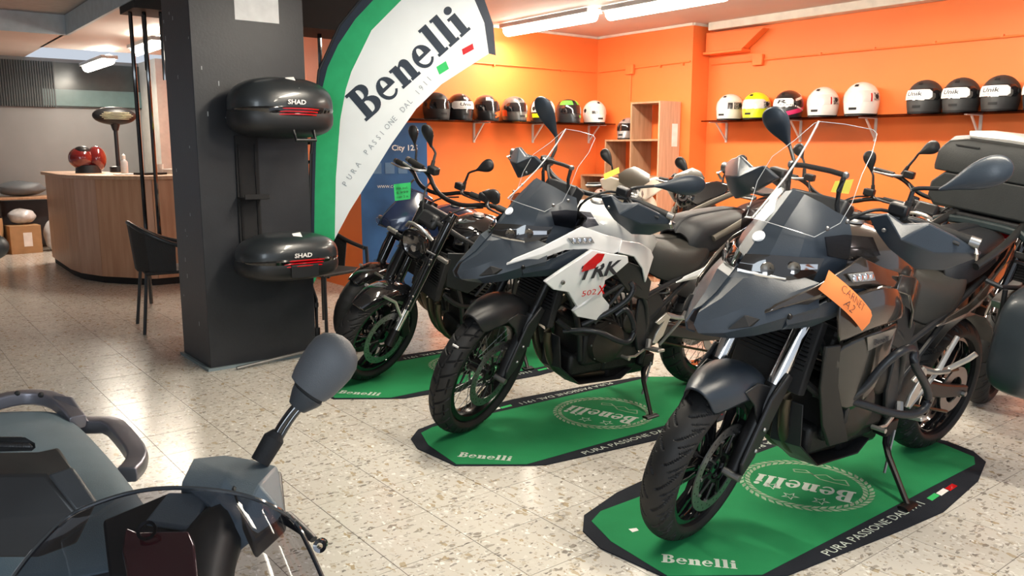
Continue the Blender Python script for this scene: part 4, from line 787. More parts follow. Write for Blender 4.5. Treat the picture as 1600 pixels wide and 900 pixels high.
# ------------------------------------------------------------ cases on the dark grey motorcycle
def cases(t):
    def sect(y0, y1, z0, z1, x, r): return [(x, y0+r, z0), (x, y1-r, z0), (x, y1, z0+r), (x, y1, z1-r*1.6), (x, y1-r*1.6, z1), (x, y0+r*1.6, z1), (x, y0, z1-r*1.6), (x, y0, z0+r)]
    c = MB().loft([[V(q) for q in sect(-.272, .272, 1.06, 1.203, -.116, .03)], [V(q) for q in sect(-.286, .286, 1.05, 1.205, -.14, .035)], [V(q) for q in sect(-.285, .285, 1.05, 1.205, -.46, .035)], [V(q) for q in sect(-.25, .25, 1.065, 1.20, -.50, .03)]]).build('top_case', M('case_black', (.020, .022, .022), .5, bump=.3, bscale=200), t, bev=.006)
    def lid(hw, z, x, r, zb): return [V(q) for q in ((x, -hw, zb), (x, hw, zb), (x, hw+.004, zb+.02), (x, hw, z-r*1.2), (x, hw-r*.8, z-r*.3), (x, hw-r*2.2, z), (x, -hw+r*2.2, z), (x, -hw+r*.8, z-r*.3), (x, -hw, z-r*1.2), (x, -hw-.004, zb+.02))]
    MB().loft([lid(.255, 1.325, -.112, .05, 1.206), lid(.280, 1.352, -.128, .05, 1.206), lid(.287, 1.372, -.18, .05, 1.206), lid(.287, 1.378, -.42, .05, 1.206), lid(.28, 1.36, -.49, .05, 1.206), lid(.25, 1.32, -.51, .05, 1.206)]).build('case_lid', M('case_black', (.020, .022, .022), .5), c, bev=.006)
    MB().grid([[(-.15, .17, 1.369), (-.15, 0, 1.374), (-.15, -.17, 1.369)], [(-.2, .2, 1.385), (-.2, 0, 1.392), (-.2, -.2, 1.385)], [(-.42, .2, 1.39), (-.42, 0, 1.396), (-.42, -.2, 1.39)]], .012).build('silver_panel', M('case_silver', (.62, .60, .56), .3, .4), c)
    MB().box((-.125, .16, 1.352), (.05, .06, .012), rot=Matrix.Rotation(R(-35), 3, 'Y')).build('sticker', PAPERW, c)
    MB().box((-.11, -.15, 1.325), (.006, .10, .006)).build('seam', MATTE, c)
    MB().tube([(-.08, -.20, .995), (-.09, -.15, 1.02), (-.09, .15, 1.02), (-.08, .20, .995)], .022, 10, smooth=1, sy=.8, sq=3).build('backrest_bar', M('tray_teal', (.018, .028, .030), .4), t)
    MB().box((-.28, 0, 1.035), (.34, .34, .02)).build('case_base', MATTE, t, bev=.006)
    MB().tube([(.10, -.17, .93), (.10, .17, .93)], .011, 10).build('cross_tube', BLK, t)
    # left side case, a rounded shell on a tube frame
    s = MB(); rg = []
    for x, k in ((.315, .55), (.30, .74), (.25, .90), (.12, 1), (-.10, 1), (-.25, .94), (-.33, .74), (-.35, .5)): rg.append([V((x, .40+.125*k*(abs(math.cos(a))**.55)*math.copysign(1, math.cos(a)), .665+.235*k*(abs(math.sin(a))**.6)*math.copysign(1, math.sin(a)))) for a in [2*math.pi*i/28 for i in range(28)]])
    s.loft(rg).build('side_case', M('side_case', (.020, .027, .033), .38, coat=.1), t, sub=1)
    MB().tube([(.22, .20, .86), (.20, .27, .84), (-.25, .27, .82), (-.28, .2, .86)], .010, 8, smooth=1).tube([(.20, .27, .84), (.12, .27, .50), (-.20, .27, .50), (-.25, .27, .82)], .010, 8, smooth=1).build('case_frame', BLK, t)
    MB().box((.10, .24, .80), (.16, .04, .035), rot=Matrix.Rotation(R(25), 3, 'Y')).build('case_clamp', ALU, t, bev=.004)
    MB().tube([(.12, .17, .80), (.0, .19, .72), (-.02, .20, .60)], .012, 8).build('case_strut', STEEL, t)
cases([o for o in bpy.data.objects if o.name == 'touring_motorcycle'][0])
# ------------------------------------------------------------ naked bikes
def naked(name, label, rear, heading, lean, st, paint, hlz=.83, hi=False, mirrors=None, hbz=0, cat='motorcycle', group='naked motorcycles', nose='round', chrome=True, stand=True):
    t = root(name, label, cat, group, mat=bike_matrix(rear, heading, lean)); T = steer_fn(st, 1.60, 24); WB, Rf = 1.5, .30
    wheel(t, 'front_wheel', (WB, 0, Rf), Rf, .125, .222, T, pat_road, 'cast', 10, (1, -1), hi, None, .16)
    sa = V((-math.sin(R(24)), 0, math.cos(R(24)))); ax = V((WB, 0, Rf))
    for s in (1, -1):
        o = V((-.015, s*.10, 0))
        MB(T).tube([ax+o+sa*-.03, ax+o+sa*.07], [.03, .026], 12).build('fork_foot', DARK, t)
        MB(T).tube([ax+o+sa*.05, ax+o+sa*.22], .023, 16).build('fork_tube', CHR if chrome else DARK, t)
        MB(T).tube([ax+o+sa*.20, ax+o+sa*.80], [.032, .030], 16).build('fork_upper', GLOSS, t)
        bolts('fork_bolt', [ax+V((.02, s*.125, 0))+sa*h for h in (.24, .27, .30, .50, .53)], .007, t, T, ax=(.3, s, 0))
        MB(T).box(ax+V((-.12, s*.075, .05)), (.06, .06, .13), rot=Matrix.Rotation(R(20), 3, 'Y')).build('brake_caliper', DARK, t, bev=.01)
        MB(T).tube([ax+V((-.12, s*.08, .10)), ax+V((-.10, s*.12, .3)), ax+V((-.22, s*.10, .55)), ax+V((-.3, s*.08, .7))], .0045, 6, smooth=2).build('brake_hose', RUB, t)
        q0 = V((1.33, s*.10, hlz)); MB(T).tube([q0, q0+V((-.02, s*.05, -.01))], .008, 8).build('indicator_stem', BLK, t)
        MB(T).box(q0+V((-.03, s*.10, -.015)), (.022, .075, .024)).build('front_indicator', M('indicator_lens', (.16, .15, .14), .2, coat=1), t, bev=.006)
    for h in (.50, .76): MB(T).box(ax+sa*h+V((-.02, 0, 0)), (.08, .25, .035), rot=Matrix.Rotation(R(-24), 3, 'Y')).build('fork_clamp', BLK, t, bev=.008)
    rg = []
    for a, wv in zip((48, 62, 78, 96, 114, 130), (.045, .068, .075, .076, .074, .06)):
        ca, sn = math.cos(R(a)), math.sin(R(a)); rr_ = Rf+.028; rg.append([(WB+(rr_-dr)*ca, y*wv, Rf+(rr_-dr)*sn) for y, dr in ((-1, .05), (-.9, .012), (0, 0), (.9, .012), (1, .05))])
    f = MB(T).grid(rg, .004).build('front_mudguard', GLOSS, t, sub=1)
    for s in (1, -1): MB(T).tube([(WB+.08, s*.07, Rf+.30), (WB+.0, s*.095, Rf+.25), (WB-.05, s*.11, Rf+.15)], .009, 8).build('mudguard_stay', ALU, f)
    if nose == 'round':
        hl = MB(T).lathe((1.27, 0, hlz), (1, 0, -.12), [(0, -.06), (.05, -.05), (.085, -.01), (.096, .045), (.094, .065), (.086, .067)], 32).build('headlight', GLOSS, t)
        MB(T).lathe((1.27, 0, hlz), (1, 0, -.12), [(0, .020), (.03, .022), (.06, .036), (.084, .062)], 28).build('reflector', M('lamp_bowl', (.22, .21, .2), .12, .9), hl)
        MB(T).lathe((1.27, 0, hlz), (1, 0, -.12), [(0, .085), (.05, .080), (.08, .068), (.088, .060)], 28).build('lens', LENS, hl)
        MB(T).lathe((1.315, 0, hlz-.03), (1, 0, -.12), [(0, .016), (.02, .014), (.026, 0)], 16).build('projector', CHR, hl)
        MB(T).box((1.24, 0, hlz+.13), (.05, .13, .09), rot=Matrix.Rotation(R(-35), 3, 'Y')).build('instrument', BLK, t, bev=.02)
        MB(T).tube([(1.30, -.10, hlz+.06), (1.34, -.05, hlz+.115), (1.34, .05, hlz+.115), (1.30, .10, hlz+.06)], .010, 8, smooth=1).build('lamp_hoop', ALU, t)
    else:
        MB().grid([[(1.48, 0, .86), (1.42, .08, .84), (1.25, .14, .80)], [(1.45, 0, .93), (1.38, .10, .93), (1.20, .17, .90)], [(1.36, 0, 1.02), (1.30, .09, 1.01), (1.15, .15, .98)], [(1.25, 0, 1.10), (1.22, .06, 1.09), (1.12, .1, 1.05)]], .01, mirror=True).build('nose_fairing', paint, t, sub=1)
        MB().ell((1.44, 0, .88), (.03, .09, .035), 16, 8).build('headlight', LENS, t)
        MB().grid([[(1.30, .13, .85), (1.28, .15, .72)], [(1.12, .19, .90), (1.08, .20, .62)], [(.95, .17, .88), (.92, .18, .70)]], .01, mirror=True).build('side_fairing', paint, t)
    K = []
    for x, hw, zl, zt in ((1.10, .08, .80, .88), (1.04, .135, .78, .935), (.95, .160, .77, .965), (.84, .165, .77, .965), (.74, .145, .77, .93), (.66, .11, .77, .87), (.60, .07, .77, .82)):
        K.append([(x+.01, hw*.8, zl), (x, hw, zl+(zt-zl)*.4), (x-.01, hw*.88, zt-(zt-zl)*.22), (x, hw*.5, zt-.006), (x, 0, zt)])
    MB().grid(K, .01, mirror=True).build('fuel_tank', paint, t, sub=1)
    MB().lathe((.90, 0, .965), (0, 0, 1), [(0, .012), (.03, .012), (.036, 0)], 20).build('filler_cap', STEEL, t)
    MB().grid([[(1.16, .13, .80), (1.15, .14, .60)], [(1.02, .17, .80), (1.03, .18, .56)], [(.90, .16, .76), (.92, .17, .62)]], .012, mirror=True).build('radiator_shroud', BLK, t, bev=.005)
    Sx = [(.68, .06, .77, .83), (.55, .13, .74, .82), (.40, .145, .73, .81), (.28, .13, .75, .84), (.10, .11, .80, .90), (-.05, .08, .84, .92)]
    MB().grid([[(x, hw*.9, zl), (x, hw, zl+(zt-zl)*.5), (x, hw*.8, zt-.005), (x, 0, zt)] for x, hw, zl, zt in Sx], .01, mirror=True).build('seat', SEAT2, t, sub=1)
    MB().grid([[(.35, .13, .66), (.35, .135, .74)], [(.15, .12, .74), (.15, .12, .80)], [(-.15, .06, .83), (-.15, .06, .89)]], .01, mirror=True).build('tail_panel', paint, t)
    MB().ell((-.17, 0, .87), (.03, .05, .02), 12, 6).build('tail_light', REDL, t)
    engine(t, -.02, -.02); rear_end(t, .312, .16, .222, 'cast', False)
    for s in (1, -1):
        MB().tube([(.50, s*.17, .42), (.42, s*.16, .46)], .012, 8).tube([(.50, s*.17, .40), (.50, s*.27, .40)], .012, 8).build('foot_peg', ALU, t)
    if stand:
        f2 = t.matrix_world.inverted() @ V((t.matrix_world @ V((.62, .33, 0))).to_tuple()[:2]+(.012,))
        MB().tube([(.55, .13, .25), V((.60, .16, .20)), f2], [.015, .012, .011], 8, smooth=1).build('side_stand', DARK, t); MB().box(f2, (.07, .035, .012)).build('stand_foot', DARK, t)
    TH = lambda q: T(q+V((0, 0, hbz)))
    MB(TH).tube([(1.02, -.40, 1.09), (1.04, -.24, 1.09), (1.10, -.11, 1.03), (1.11, 0, 1.02), (1.10, .11, 1.03), (1.04, .24, 1.09), (1.02, .40, 1.09)], .0135, 10, smooth=2).build('handlebar', DARK, t)
    for s in (1, -1):
        MB(TH).tube([(1.035, s*.29, 1.09), (1.02, s*.41, 1.09)], .0185, 12).build('grip', GRIP, t); MB(TH).tube([(1.02, s*.41, 1.09), (1.018, s*.435, 1.09)], .017, 10).build('bar_end', STEEL, t)
        MB(TH).tube([(1.05, s*.23, 1.10), (1.11, s*.27, 1.095), (1.10, s*.34, 1.09), (1.075, s*.41, 1.085)], [.008, .008, .006, .006], 8, smooth=1).build('lever', ALU if s < 0 else BLK, t)
        MB(TH).box((1.045, s*.20, 1.115), (.05, .065, .045)).build('reservoir', BLK, t, bev=.008)
        MB(T).tube([(1.04, s*.20, 1.09), (1.16, s*.14, 1.08), (1.24, s*.06, .98), (1.16, s*.05, .85)], .006, 6, smooth=2).build('cable', RUB, t)
        q = (mirrors or {}).get(s) or ((1.04, s*.22, 1.11), (1.03, s*.24, 1.22), (1.02, s*.29, 1.25), (1.0, s*.40, 1.33))
        mirror_(t, *q, .085, TH)
    return t
black_bike = naked('naked_motorcycle', 'black naked motorcycle with round headlight and green note, between flag and white motorcycle', (3.10, .38, .0085), 175, 13, 22, GLOSS, .835, True,
      {-1: ((1.04, -.22, 1.12), (1.0, -.245, 1.20), (1.02, -.27, 1.235), (1.07, -.30, 1.36)), 1: ((1.04, .22, 1.11), (1.05, .22, 1.17), (1.12, .24, 1.175), (1.16, .38, 1.20))}, hbz=.04)
naked('naked_motorcycle', 'blue faired motorcycle mostly hidden directly behind the black naked one, by the wall', (3.45, 1.15), 178, 10, 18, M('blue_paint', (.012, .022, .06), .2, coat=1), .85, False,
      {-1: ((1.04, -.22, 1.12), (1.03, -.24, 1.22), (1.03, -.26, 1.26), (1.04, -.30, 1.38))}, nose='faired', hbz=.05)
def note(name, label, parts, pts, m, txt=None):
    a, b_, c, d = [V(q) for q in pts]; rows = [[a.lerp(d, k/4), b_.lerp(c, k/4)] for k in range(5)]
    rows = [[r_[0], (r_[0]+r_[1])/2, r_[1]] for r_ in rows]
    o = MB().grid(rows, .0006).build(name, m); tag(o, label, 'note')
    ex = (b_-a).normalized(); ey = (a-d).normalized(); n = ex.cross(ey)
    if txt:
        for s_, v in txt: write('lettering', s_, a+(b_-a)*.12+(d-a)*v+n*.003, ex, ey, (a-d).length*.13, INK, o, fit=(b_-a).length*.7)
    return o
def at(px, py, dep): return S0+(SF+SR*((px-800)/1292.6)+SU*((450-py)/1292.6))*dep  # world point on the ray through an image pixel, at a chosen depth
note('paper_note', 'green handwritten paper note hanging from the black naked motorcycle handlebar', None, (at(615, 288, 4.95), at(642, 285, 4.93), at(641, 311, 4.93), at(617, 314, 4.95)), PAPERG, (('IVA incl.', .35), ('5.999', .6), ('con 2 a.', .85)))
# second row behind the white and grey motorcycles
naked('naked_motorcycle', 'black motorcycle behind the windscreen of the dark grey one, round mirrors up', (5.35, -.66), 178, 8, 10, GLOSS, .86, False,
      {-1: ((1.04, -.24, 1.12), (1.03, -.27, 1.20), (1.02, -.29, 1.22), (1.01, -.36, 1.30)), 1: ((1.04, .22, 1.12), (1.03, .19, 1.22), (1.02, .17, 1.24), (1.02, .12, 1.36))}, hbz=.0, group='parked motorcycles in the second row')
naked('naked_motorcycle', 'black motorcycle left of the top case, its mirror and handlebar box against the right wall', (5.55, -1.22), 178, 8, 15, M('dark_olive_paint', (.05, .045, .035), .25, coat=.8), .86, False,
      {-1: ((1.04, -.24, 1.12), (1.03, -.20, 1.22), (1.03, -.19, 1.25), (1.0, -.10, 1.33)), 1: ((1.04, .22, 1.11), (1.05, .22, 1.12), (1.06, .24, 1.12), (1.04, .34, 1.14))}, hbz=.02, group='parked motorcycles in the second row')
naked('naked_motorcycle', 'motorcycle at the right edge, front wheel showing behind the rear wheel of the grey one', (5.45, -1.93), 178, 8, 12, BLK, .95, True, None, hbz=0, group='parked motorcycles in the second row')
note('paper_note', 'pale yellow paper note on a motorcycle behind the windscreen of the dark grey motorcycle', None, (at(1305, 283, 4.9), at(1334, 280, 4.9), at(1326, 303, 4.9), at(1298, 300, 4.9)), PAPERY)
# ------------------------------------------------------------ scooters at the back
def scooter(label, rear, heading, lean, st, paint, dark, mir, group='scooters in the second row', seat_c=None):
    t = root('scooter', label, 'scooter', group, mat=bike_matrix(rear, heading, lean)); T = steer_fn(st, 1.45, 26); WB = 1.36
    wheel(t, 'front_wheel', (WB, 0, .25), .25, .11, .17, T, None, 'cast', 10, (1,), False, None, .11)
    wheel(t, 'rear_wheel', (0, 0, .25), .25, .12, .16, None, None, 'cast', 10, (), False)
    for s in (1, -1): MB(T).tube([(WB, s*.08, .25), (WB-.12, s*.08, .50)], .02, 10).build('fork_leg', DARK, t)
    rg = []
    for a in (20, 45, 75, 105, 135): rg.append([(WB+.28*math.cos(R(a)), y, .25+.28*math.sin(R(a))-abs(y)*.4) for y in (-.075, -.04, 0, .04, .075)])
    MB(T).grid(rg, .004).build('front_mudguard', paint, t, sub=1)
    L = [[(1.42, 0, .45), (1.36, .10, .45), (1.24, .16, .42)], [(1.44, 0, .65), (1.36, .15, .64), (1.20, .22, .60)], [(1.40, 0, .82), (1.33, .17, .82), (1.16, .21, .80)], [(1.33, 0, .97), (1.26, .12, .99), (1.15, .16, .97)]]
    MB().grid(L, .02, mirror=True).build('front_shield', paint, t, sub=1)
    for s in (1, -1):
        MB().plate([(1.385, s*.03, .98), (1.33, s*.09, .94), (1.22, s*.24, 1.03), (1.16, s*.26, 1.10), (1.22, s*.17, 1.12), (1.32, s*.06, 1.09)], (-.04, 0, 0)).build('wing_cover', paint, t, bev=.012)
    hl = MB().lathe((1.335, 0, .99), (1, 0, .25), [(0, .03), (.04, .028), (.07, .012), (.085, -.02), (.07, -.05)], 24).build('headlight', dark, t)
    MB().lathe((1.36, 0, 1.0), (1, 0, .25), [(.025, .012), (.04, .012), (.04, .004), (.025, .004)], 20, closed=True).build('lamp_ring', CHR, hl)
    MB().grid([[(1.40, .05, 1.05), (1.42, 0, 1.04), (1.40, -.05, 1.05)], [(1.36, .115, 1.09), (1.39, 0, 1.09), (1.36, -.115, 1.09)], [(1.30, .12, 1.14), (1.33, 0, 1.155), (1.30, -.12, 1.14)], [(1.25, .06, 1.18), (1.27, 0, 1.20), (1.25, -.06, 1.18)]], .008).build('visor', M('visor_brown', (.05, .045, .035), .25), t)
    MB(T).tube([(1.10, -.34, 1.05), (1.14, -.15, 1.06), (1.15, 0, 1.04), (1.14, .15, 1.06), (1.10, .34, 1.05)], .015, 8, smooth=1).build('handlebar', BLK, t)
    for s in (1, -1):
        MB(T).tube([(1.125, s*.24, 1.055), (1.10, s*.36, 1.05)], .02, 10).build('grip', GRIP, t); MB(T).tube([(1.16, s*.20, 1.06), (1.18, s*.30, 1.05), (1.15, s*.37, 1.05)], .006, 6).build('lever', ALU, t)
        mirror_(t, *(mir.get(s) or ((1.12, s*.20, 1.07), (1.11, s*.24, 1.16), (1.11, s*.27, 1.20), (1.10, s*.38, 1.32))), .085, T)
    MB().grid([[(1.16, .10, .95), (1.14, 0, .95)], [(1.10, .14, .60), (1.08, 0, .60)], [(1.02, .16, .36), (1.0, 0, .36)], [(.72, .17, .32), (.72, 0, .32)], [(.60, .14, .50), (.62, 0, .50)], [(.55, .13, .68), (.56, 0, .68)]], .02, mirror=True).build('floorboard', BLK, t)
    K = [(.66, .09, .46, .70), (.50, .17, .42, .72), (.20, .19, .42, .74), (-.15, .15, .50, .80), (-.38, .06, .64, .82)]
    MB().grid([[(x, hw*.8, zl), (x, hw, zl+(zt-zl)*.6), (x, hw*.85, zt), (x, 0, zt)] for x, hw, zl, zt in K], .01, mirror=True).build('rear_body', paint, t, sub=1)
    K = [(.66, .07, .72, .78), (.52, .15, .72, .80), (.25, .16, .74, .82), (.12, .15, .76, .88), (-.22, .12, .80, .90), (-.32, .06, .82, .88)]
    MB().grid([[(x, hw, zl), (x, hw*.97, zl+(zt-zl)*.7), (x, hw*.6, zt), (x, 0, zt)] for x, hw, zl, zt in K], .01, mirror=True).build('seat', seat_c or SEAT2, t, sub=1)
    MB().tube([(-.1, .15, .82), (-.3, .13, .90), (-.4, 0, .92), (-.3, -.13, .90), (-.1, -.15, .82)], .012, 8, smooth=2).build('grab_rail', DARK, t)
    MB().ell((-.37, 0, .74), (.03, .08, .04), 12, 8).build('tail_light', REDL, t)
    MB().tube([(.1, -.14, .22), (-.3, -.17, .34)], [.04, .055], 12).build('muffler', DARK, t); MB().box((.12, .12, .26), (.45, .08, .13)).build('transmission', DARK, t, bev=.02)
    MB().tube([(.5, .1, .3), (.46, .22, .02)], .012, 8).tube([(.5, -.1, .3), (.46, -.22, .02)], .012, 8).build('centre_stand', DARK, t)
    return t
s1 = scooter('white scooter seen head-on with a dark visor and yellow note, before the wooden cube shelf', (4.93, 1.70), 226, 0, 0, M('cream_paint', (.80, .74, .62), .25, coat=.6, var=.02), M('scooter_lamp', (.35, .34, .32), .1, .3, 1), {-1: ((1.12, -.20, 1.07), (1.11, -.16, 1.16), (1.11, -.165, 1.20), (1.10, -.24, 1.33)), 1: ((1.12, .2, 1.07), (1.12, .27, 1.08), (1.12, .28, 1.08), (1.1, .36, 1.12))}, seat_c=M('grey_seat', (.30, .28, .25), .6))
scooter('glossy black scooter with two black mirrors, right of the white scooter', (5.34, .62), 192, 4, 14, GLOSS, GLOSS, {-1: ((1.12, -.12, 1.08), (1.10, -.14, 1.12), (1.11, -.15, 1.14), (1.10, -.26, 1.23)), 1: ((1.12, .12, 1.07), (1.10, .11, 1.16), (1.10, .12, 1.20), (1.09, .24, 1.33))})
note('paper_note', 'yellow paper note stuck on the white scooter beside its mirror', None, (at(943, 272, 6.15), at(967, 261, 6.15), at(968, 270, 6.15), at(944, 281, 6.15)), PAPERY)
# ------------------------------------------------------------ shelves and helmets
GLS = glass('shelf_glass', (.42, .30, .26), .05)
def shelf(x0, x1, y0, y1, label, brs, wall):
    t = root('wall_shelf', label, 'shelf', loc=((x0+x1)/2, (y0+y1)/2, 1.60)); cx, cy = (x0+x1)/2, (y0+y1)/2
    MB().box((0, 0, 0), (x1-x0, y1-y0, .012)).build('shelf_board', GLS, t)
    wm = M('bracket_white', (.75, .72, .68), .4)
    for b in brs:
        if wall == 'y': c = V((b-cx, y1-cy, 0)); d = V((0, -1, 0)); n = V((1, 0, 0))
        else: c = V((x1-cx, b-cy, 0)); d = V((-1, 0, 0)); n = V((0, 1, 0))
        k = MB(); c = c+V((0, 0, -.008))
        sz = lambda a, h: tuple(abs(d[i])*a+abs(n[i])*.022+(h if i == 2 else 0) for i in range(3))
        k.box(c+d*.14+V((0, 0, -.004)), sz(.26, .008)); k.box(c+d*.006+V((0, 0, -.10)), sz(.012, .19))
        p0, p1 = c+d*.012+V((0, 0, -.17)), c+d*.17+V((0, 0, -.01)); u = (p1-p0).normalized(); v = u.cross(n)*.006; w_ = n*.007
        k.add([p0+v+w_, p0-v+w_, p0-v-w_, p0+v-w_, p1+v+w_, p1-v+w_, p1-v-w_, p1+v-w_], [(0, 1, 2, 3), (7, 6, 5, 4), (0, 4, 5, 1), (1, 5, 6, 2), (2, 6, 7, 3), (3, 7, 4, 0)])
        k.build('bracket', wm, t)
    return t
shelf(3.20, 5.925, 2.86, 3.178, 'smoked glass helmet shelf on the back wall', (4.25, 5.01, 5.82), 'y')
shelf(5.89, 6.198, -2.3, 1.66, 'long glass helmet shelf on the right wall', (1.586, .756, .04, -.80, -1.7), 'x')
def helmet(loc, rz, shell, label, group=None, patches=(), sticker=None, txt=None, visor=None, trim=None, vents=True, size=1):
    t = root('motorcycle_helmet', label, 'helmet', group, loc=loc, rz=R(rz)); H = .25*size
    def surf(th, z, off=0):
        s = min(max(z/H, 0), 1)
        f = (.88+.12*math.sin(min(s/.45, 1)*math.pi/2)) if s < .45 else math.sqrt(max(0, 1-((s-.45)/.55)**2.2))
        a, b_ = (.155*size+off)*f, (.122*size+off)*f; c, sn = math.cos(R(th)), math.sin(R(th))
        ch = max(0, c)**2*.035*max(0, 1-s/.5)*(1 if s < .5 else 0)
        lift = (.02*max(0, -c)*(1-s)) if s < .3 else 0
        return V((c*a+ch*1.0-.01, sn*b_, z+lift+(off if s > .8 else 0)))
    mb = MB(); zs = [0, .01, .03, .05, .075, .10, .125, .15, .175, .20, .22, .235, .244, .249, .25]
    rg = [[surf(k*10, z*size) for k in range(36)] for z in zs]; mb.loft(rg); mb.build('shell', shell, t)
    def patch(nm, t0, t1, z0, z1, off, m, n=12, k=5, skew=0):
        rows = []
        for i in range(n+1):
            th = t0+(t1-t0)*i/n; e = min(1, min(i, n-i)/2+.55) if nm in ('visor', 'sticker_band') else 1; zc_ = (z0+z1)/2+skew*(th-(t0+t1)/2)
            rows.append([surf(th, (zc_+(j/k-.5)*(z1-z0)*e)*size, off) for j in range(k+1)])
        return MB().grid(rows, .0015).build(nm, m, t)
    patch('visor', -74, 74, .095, .180, .004, visor or M('visor_dark', (.01, .01, .012), .06, coat=1), 16)
    patch('edge_trim', -178, 182, .001, .013, .002, trim or MATTE, 36, 2)
    patch('neck_roll', -180, 180, -.004, .006, -.004, MATTE, 36, 2)
    for s in (1, -1): MB().lathe(surf(78*s, .135*size, .003), (surf(78*s, .135*size, .02)-surf(78*s, .135*size)), [(0, .006), (.018, .005), (.022, 0)], 16).build('visor_pivot', trim or MATTE, t)
    if vents:
        for th in (0, 150, 210): patch('vent', th-9, th+9, .206, .222, .005, MATTE, 4, 2)
        patch('chin_vent', -14, 14, .040, .058, .004, MATTE, 4, 2)
    for nm, *a in patches: patch(nm, *a)
    if sticker:
        patch('sticker_band', sticker[0], sticker[1], .100, .172, .007, PAPERW, 14)
        if txt:
            vs, fs, wd = sans(txt, .015); th0 = sticker[0]+(sticker[1]-sticker[0])*.28; k = (sticker[1]-sticker[0])*.46/wd
            MB().flat(vs, fs, lambda x, y, z: surf(th0+(x+.12*y)*k, (.128+y*.030)*size, .0095)).build('lettering', INK, t, smooth=False)
            vs, fs, wd = sans('HELMETS'); MB().flat(vs, fs, lambda x, y, z: surf(th0+x*k*.35, (.110+y*.008)*size, .0095)).build('lettering', INK, t, smooth=False)
    return t
HW = M('helmet_white', (.80, .76, .72), .2, coat=.8, var=.02); HB = M('helmet_black', (.02, .02, .022), .3, coat=.4); HMB = M('helmet_matte', (.030, .031, .032), .6); HY = M('helmet_yellow', (.75, .85, .02), .3, coat=.5, var=.02)
HO = M('helmet_orange', (.85, .10, .02), .3, coat=.4); HS = M('helmet_silver', (.45, .44, .43), .25, .5, .5); HG = M('helmet_green', (.12, .65, .06), .3, coat=.4); HP = M('helmet_pink', (.75, .03, .16), .3, coat=.4); WV = M('protective_film', (.70, .66, .62), .15, coat=1)
LZ = 1.606; g1 = 'helmets on the back wall shelf'; g2 = 'helmets on the right wall shelf'
helmet((3.70, 3.0, LZ), 262, HMB, 'dark matte helmet half hidden by the feather flag, first on the back wall shelf', g1)
helmet((3.965, 3.0, LZ), 258, HB, 'black helmet with white lettered film, second on the back wall shelf', g1, [('stripe', -6, 6, .19, .235, .003, WV, 4, 3)], (-62, 62), 'Unik')
helmet((4.28, 3.0, LZ), 262, HB, 'black helmet with orange chin and side patches, on the back wall shelf', g1, [('graphic', 12, 60, .186, .225, .002, HO, 6, 4), ('graphic', 5, 45, .035, .085, .003, HO, 6, 4, .0006), ('graphic', -35, -8, .19, .22, .002, WV, 6, 4)])
helmet((4.63, 3.0, LZ), 262, M('helmet_dark_silver', (.09, .085, .08), .3, coat=.4), 'black and silver helmet between the orange patched and yellow trimmed helmets', g1, [('graphic', 15, 80, .188, .225, .002, HS, 8, 4), ('graphic', -100, -70, .05, .11, .002, HO, 6, 4), ('graphic', 15, 55, .035, .07, .002, HS, 6, 3)])
helmet((5.00, 3.0, LZ), 262, HB, 'white, black and yellow helmet behind a mirror, fifth on the back wall shelf', g1, [('graphic', -95, -20, .10, .21, .003, HW, 8, 5), ('graphic', 20, 95, .10, .21, .003, HW, 8, 5), ('graphic', -90, 90, .045, .085, .003, HY, 12, 3)], visor=WV)
helmet((5.36, 3.0, LZ), 262, HB, 'black and bright green helmet on the back wall shelf', g1, [('graphic', 14, 90, .184, .226, .003, HG, 8, 4), ('graphic', -90, -14, .184, .226, .003, HG, 8, 4), ('graphic', 15, 80, .05, .075, .003, HG, 8, 3)])
helmet((5.74, 3.0, LZ), 250, HW, 'white helmet with small dark marks, last on the back wall shelf by the corner', g1, [('graphic', 65, 100, .085, .15, .003, M('graphic_red', (.3, .05, .04), .4), 6, 4), ('graphic', -40, -15, .10, .13, .006, HB, 5, 3)], visor=WV)
for y, rz, m, l, kw in ((1.44, 188, HW, 'white helmet with black scribble graphics, leftmost on the right wall shelf', dict(patches=[('graphic', 50, 88, .10, .165, .006, M('scribble', (.16, .15, .14), .5, scale=60, var=.9), 8, 5), ('graphic', 25, 45, .10, .16, .006, HB, 5, 4)], visor=WV)),
                      (1.14, 188, HY, 'fluorescent yellow helmet on the right wall shelf', dict(patches=[('graphic', 62, 95, .10, .16, .006, M('scribble2', (.32, .32, .30), .5, scale=60, var=.9), 6, 4)], visor=WV)),
                      (.80, 188, HB, 'black, pink and white helmet on the right wall shelf', dict(patches=[('graphic', 20, 130, .045, .085, .003, HP, 10, 3, .0006), ('stripe', 60, 140, .175, .195, .004, HW, 10, 3, .0007), ('stripe', 30, 120, .085, .098, .004, HW, 10, 2, -.0008), ('graphic', 110, 160, .11, .20, .002, HP, 6, 4)], sticker=(-45, 50), txt='R')),
                      (.455, 188, HW, 'white helmet with striped sticker, second white from the right on the right wall shelf', dict(patches=[('graphic', 66, 92, .10, .16, .006, M('scribble3', (.30, .29, .28), .5, scale=60, var=.9), 6, 4), ('stripe', 55, 60, .10, .16, .006, REDP, 2, 4)], visor=WV, size=1.04)),
                      (.10, 188, HW, 'largest white helmet, right end of the coloured group on the right wall shelf', dict(patches=[('graphic', 66, 92, .11, .165, .006, M('scribble3', (.30, .29, .28), .5), 6, 4), ('stripe', 55, 60, .10, .16, .006, REDP, 2, 4)], visor=WV, size=1.12))):
    helmet((6.04, y, LZ), rz, m, l, g2, **kw)
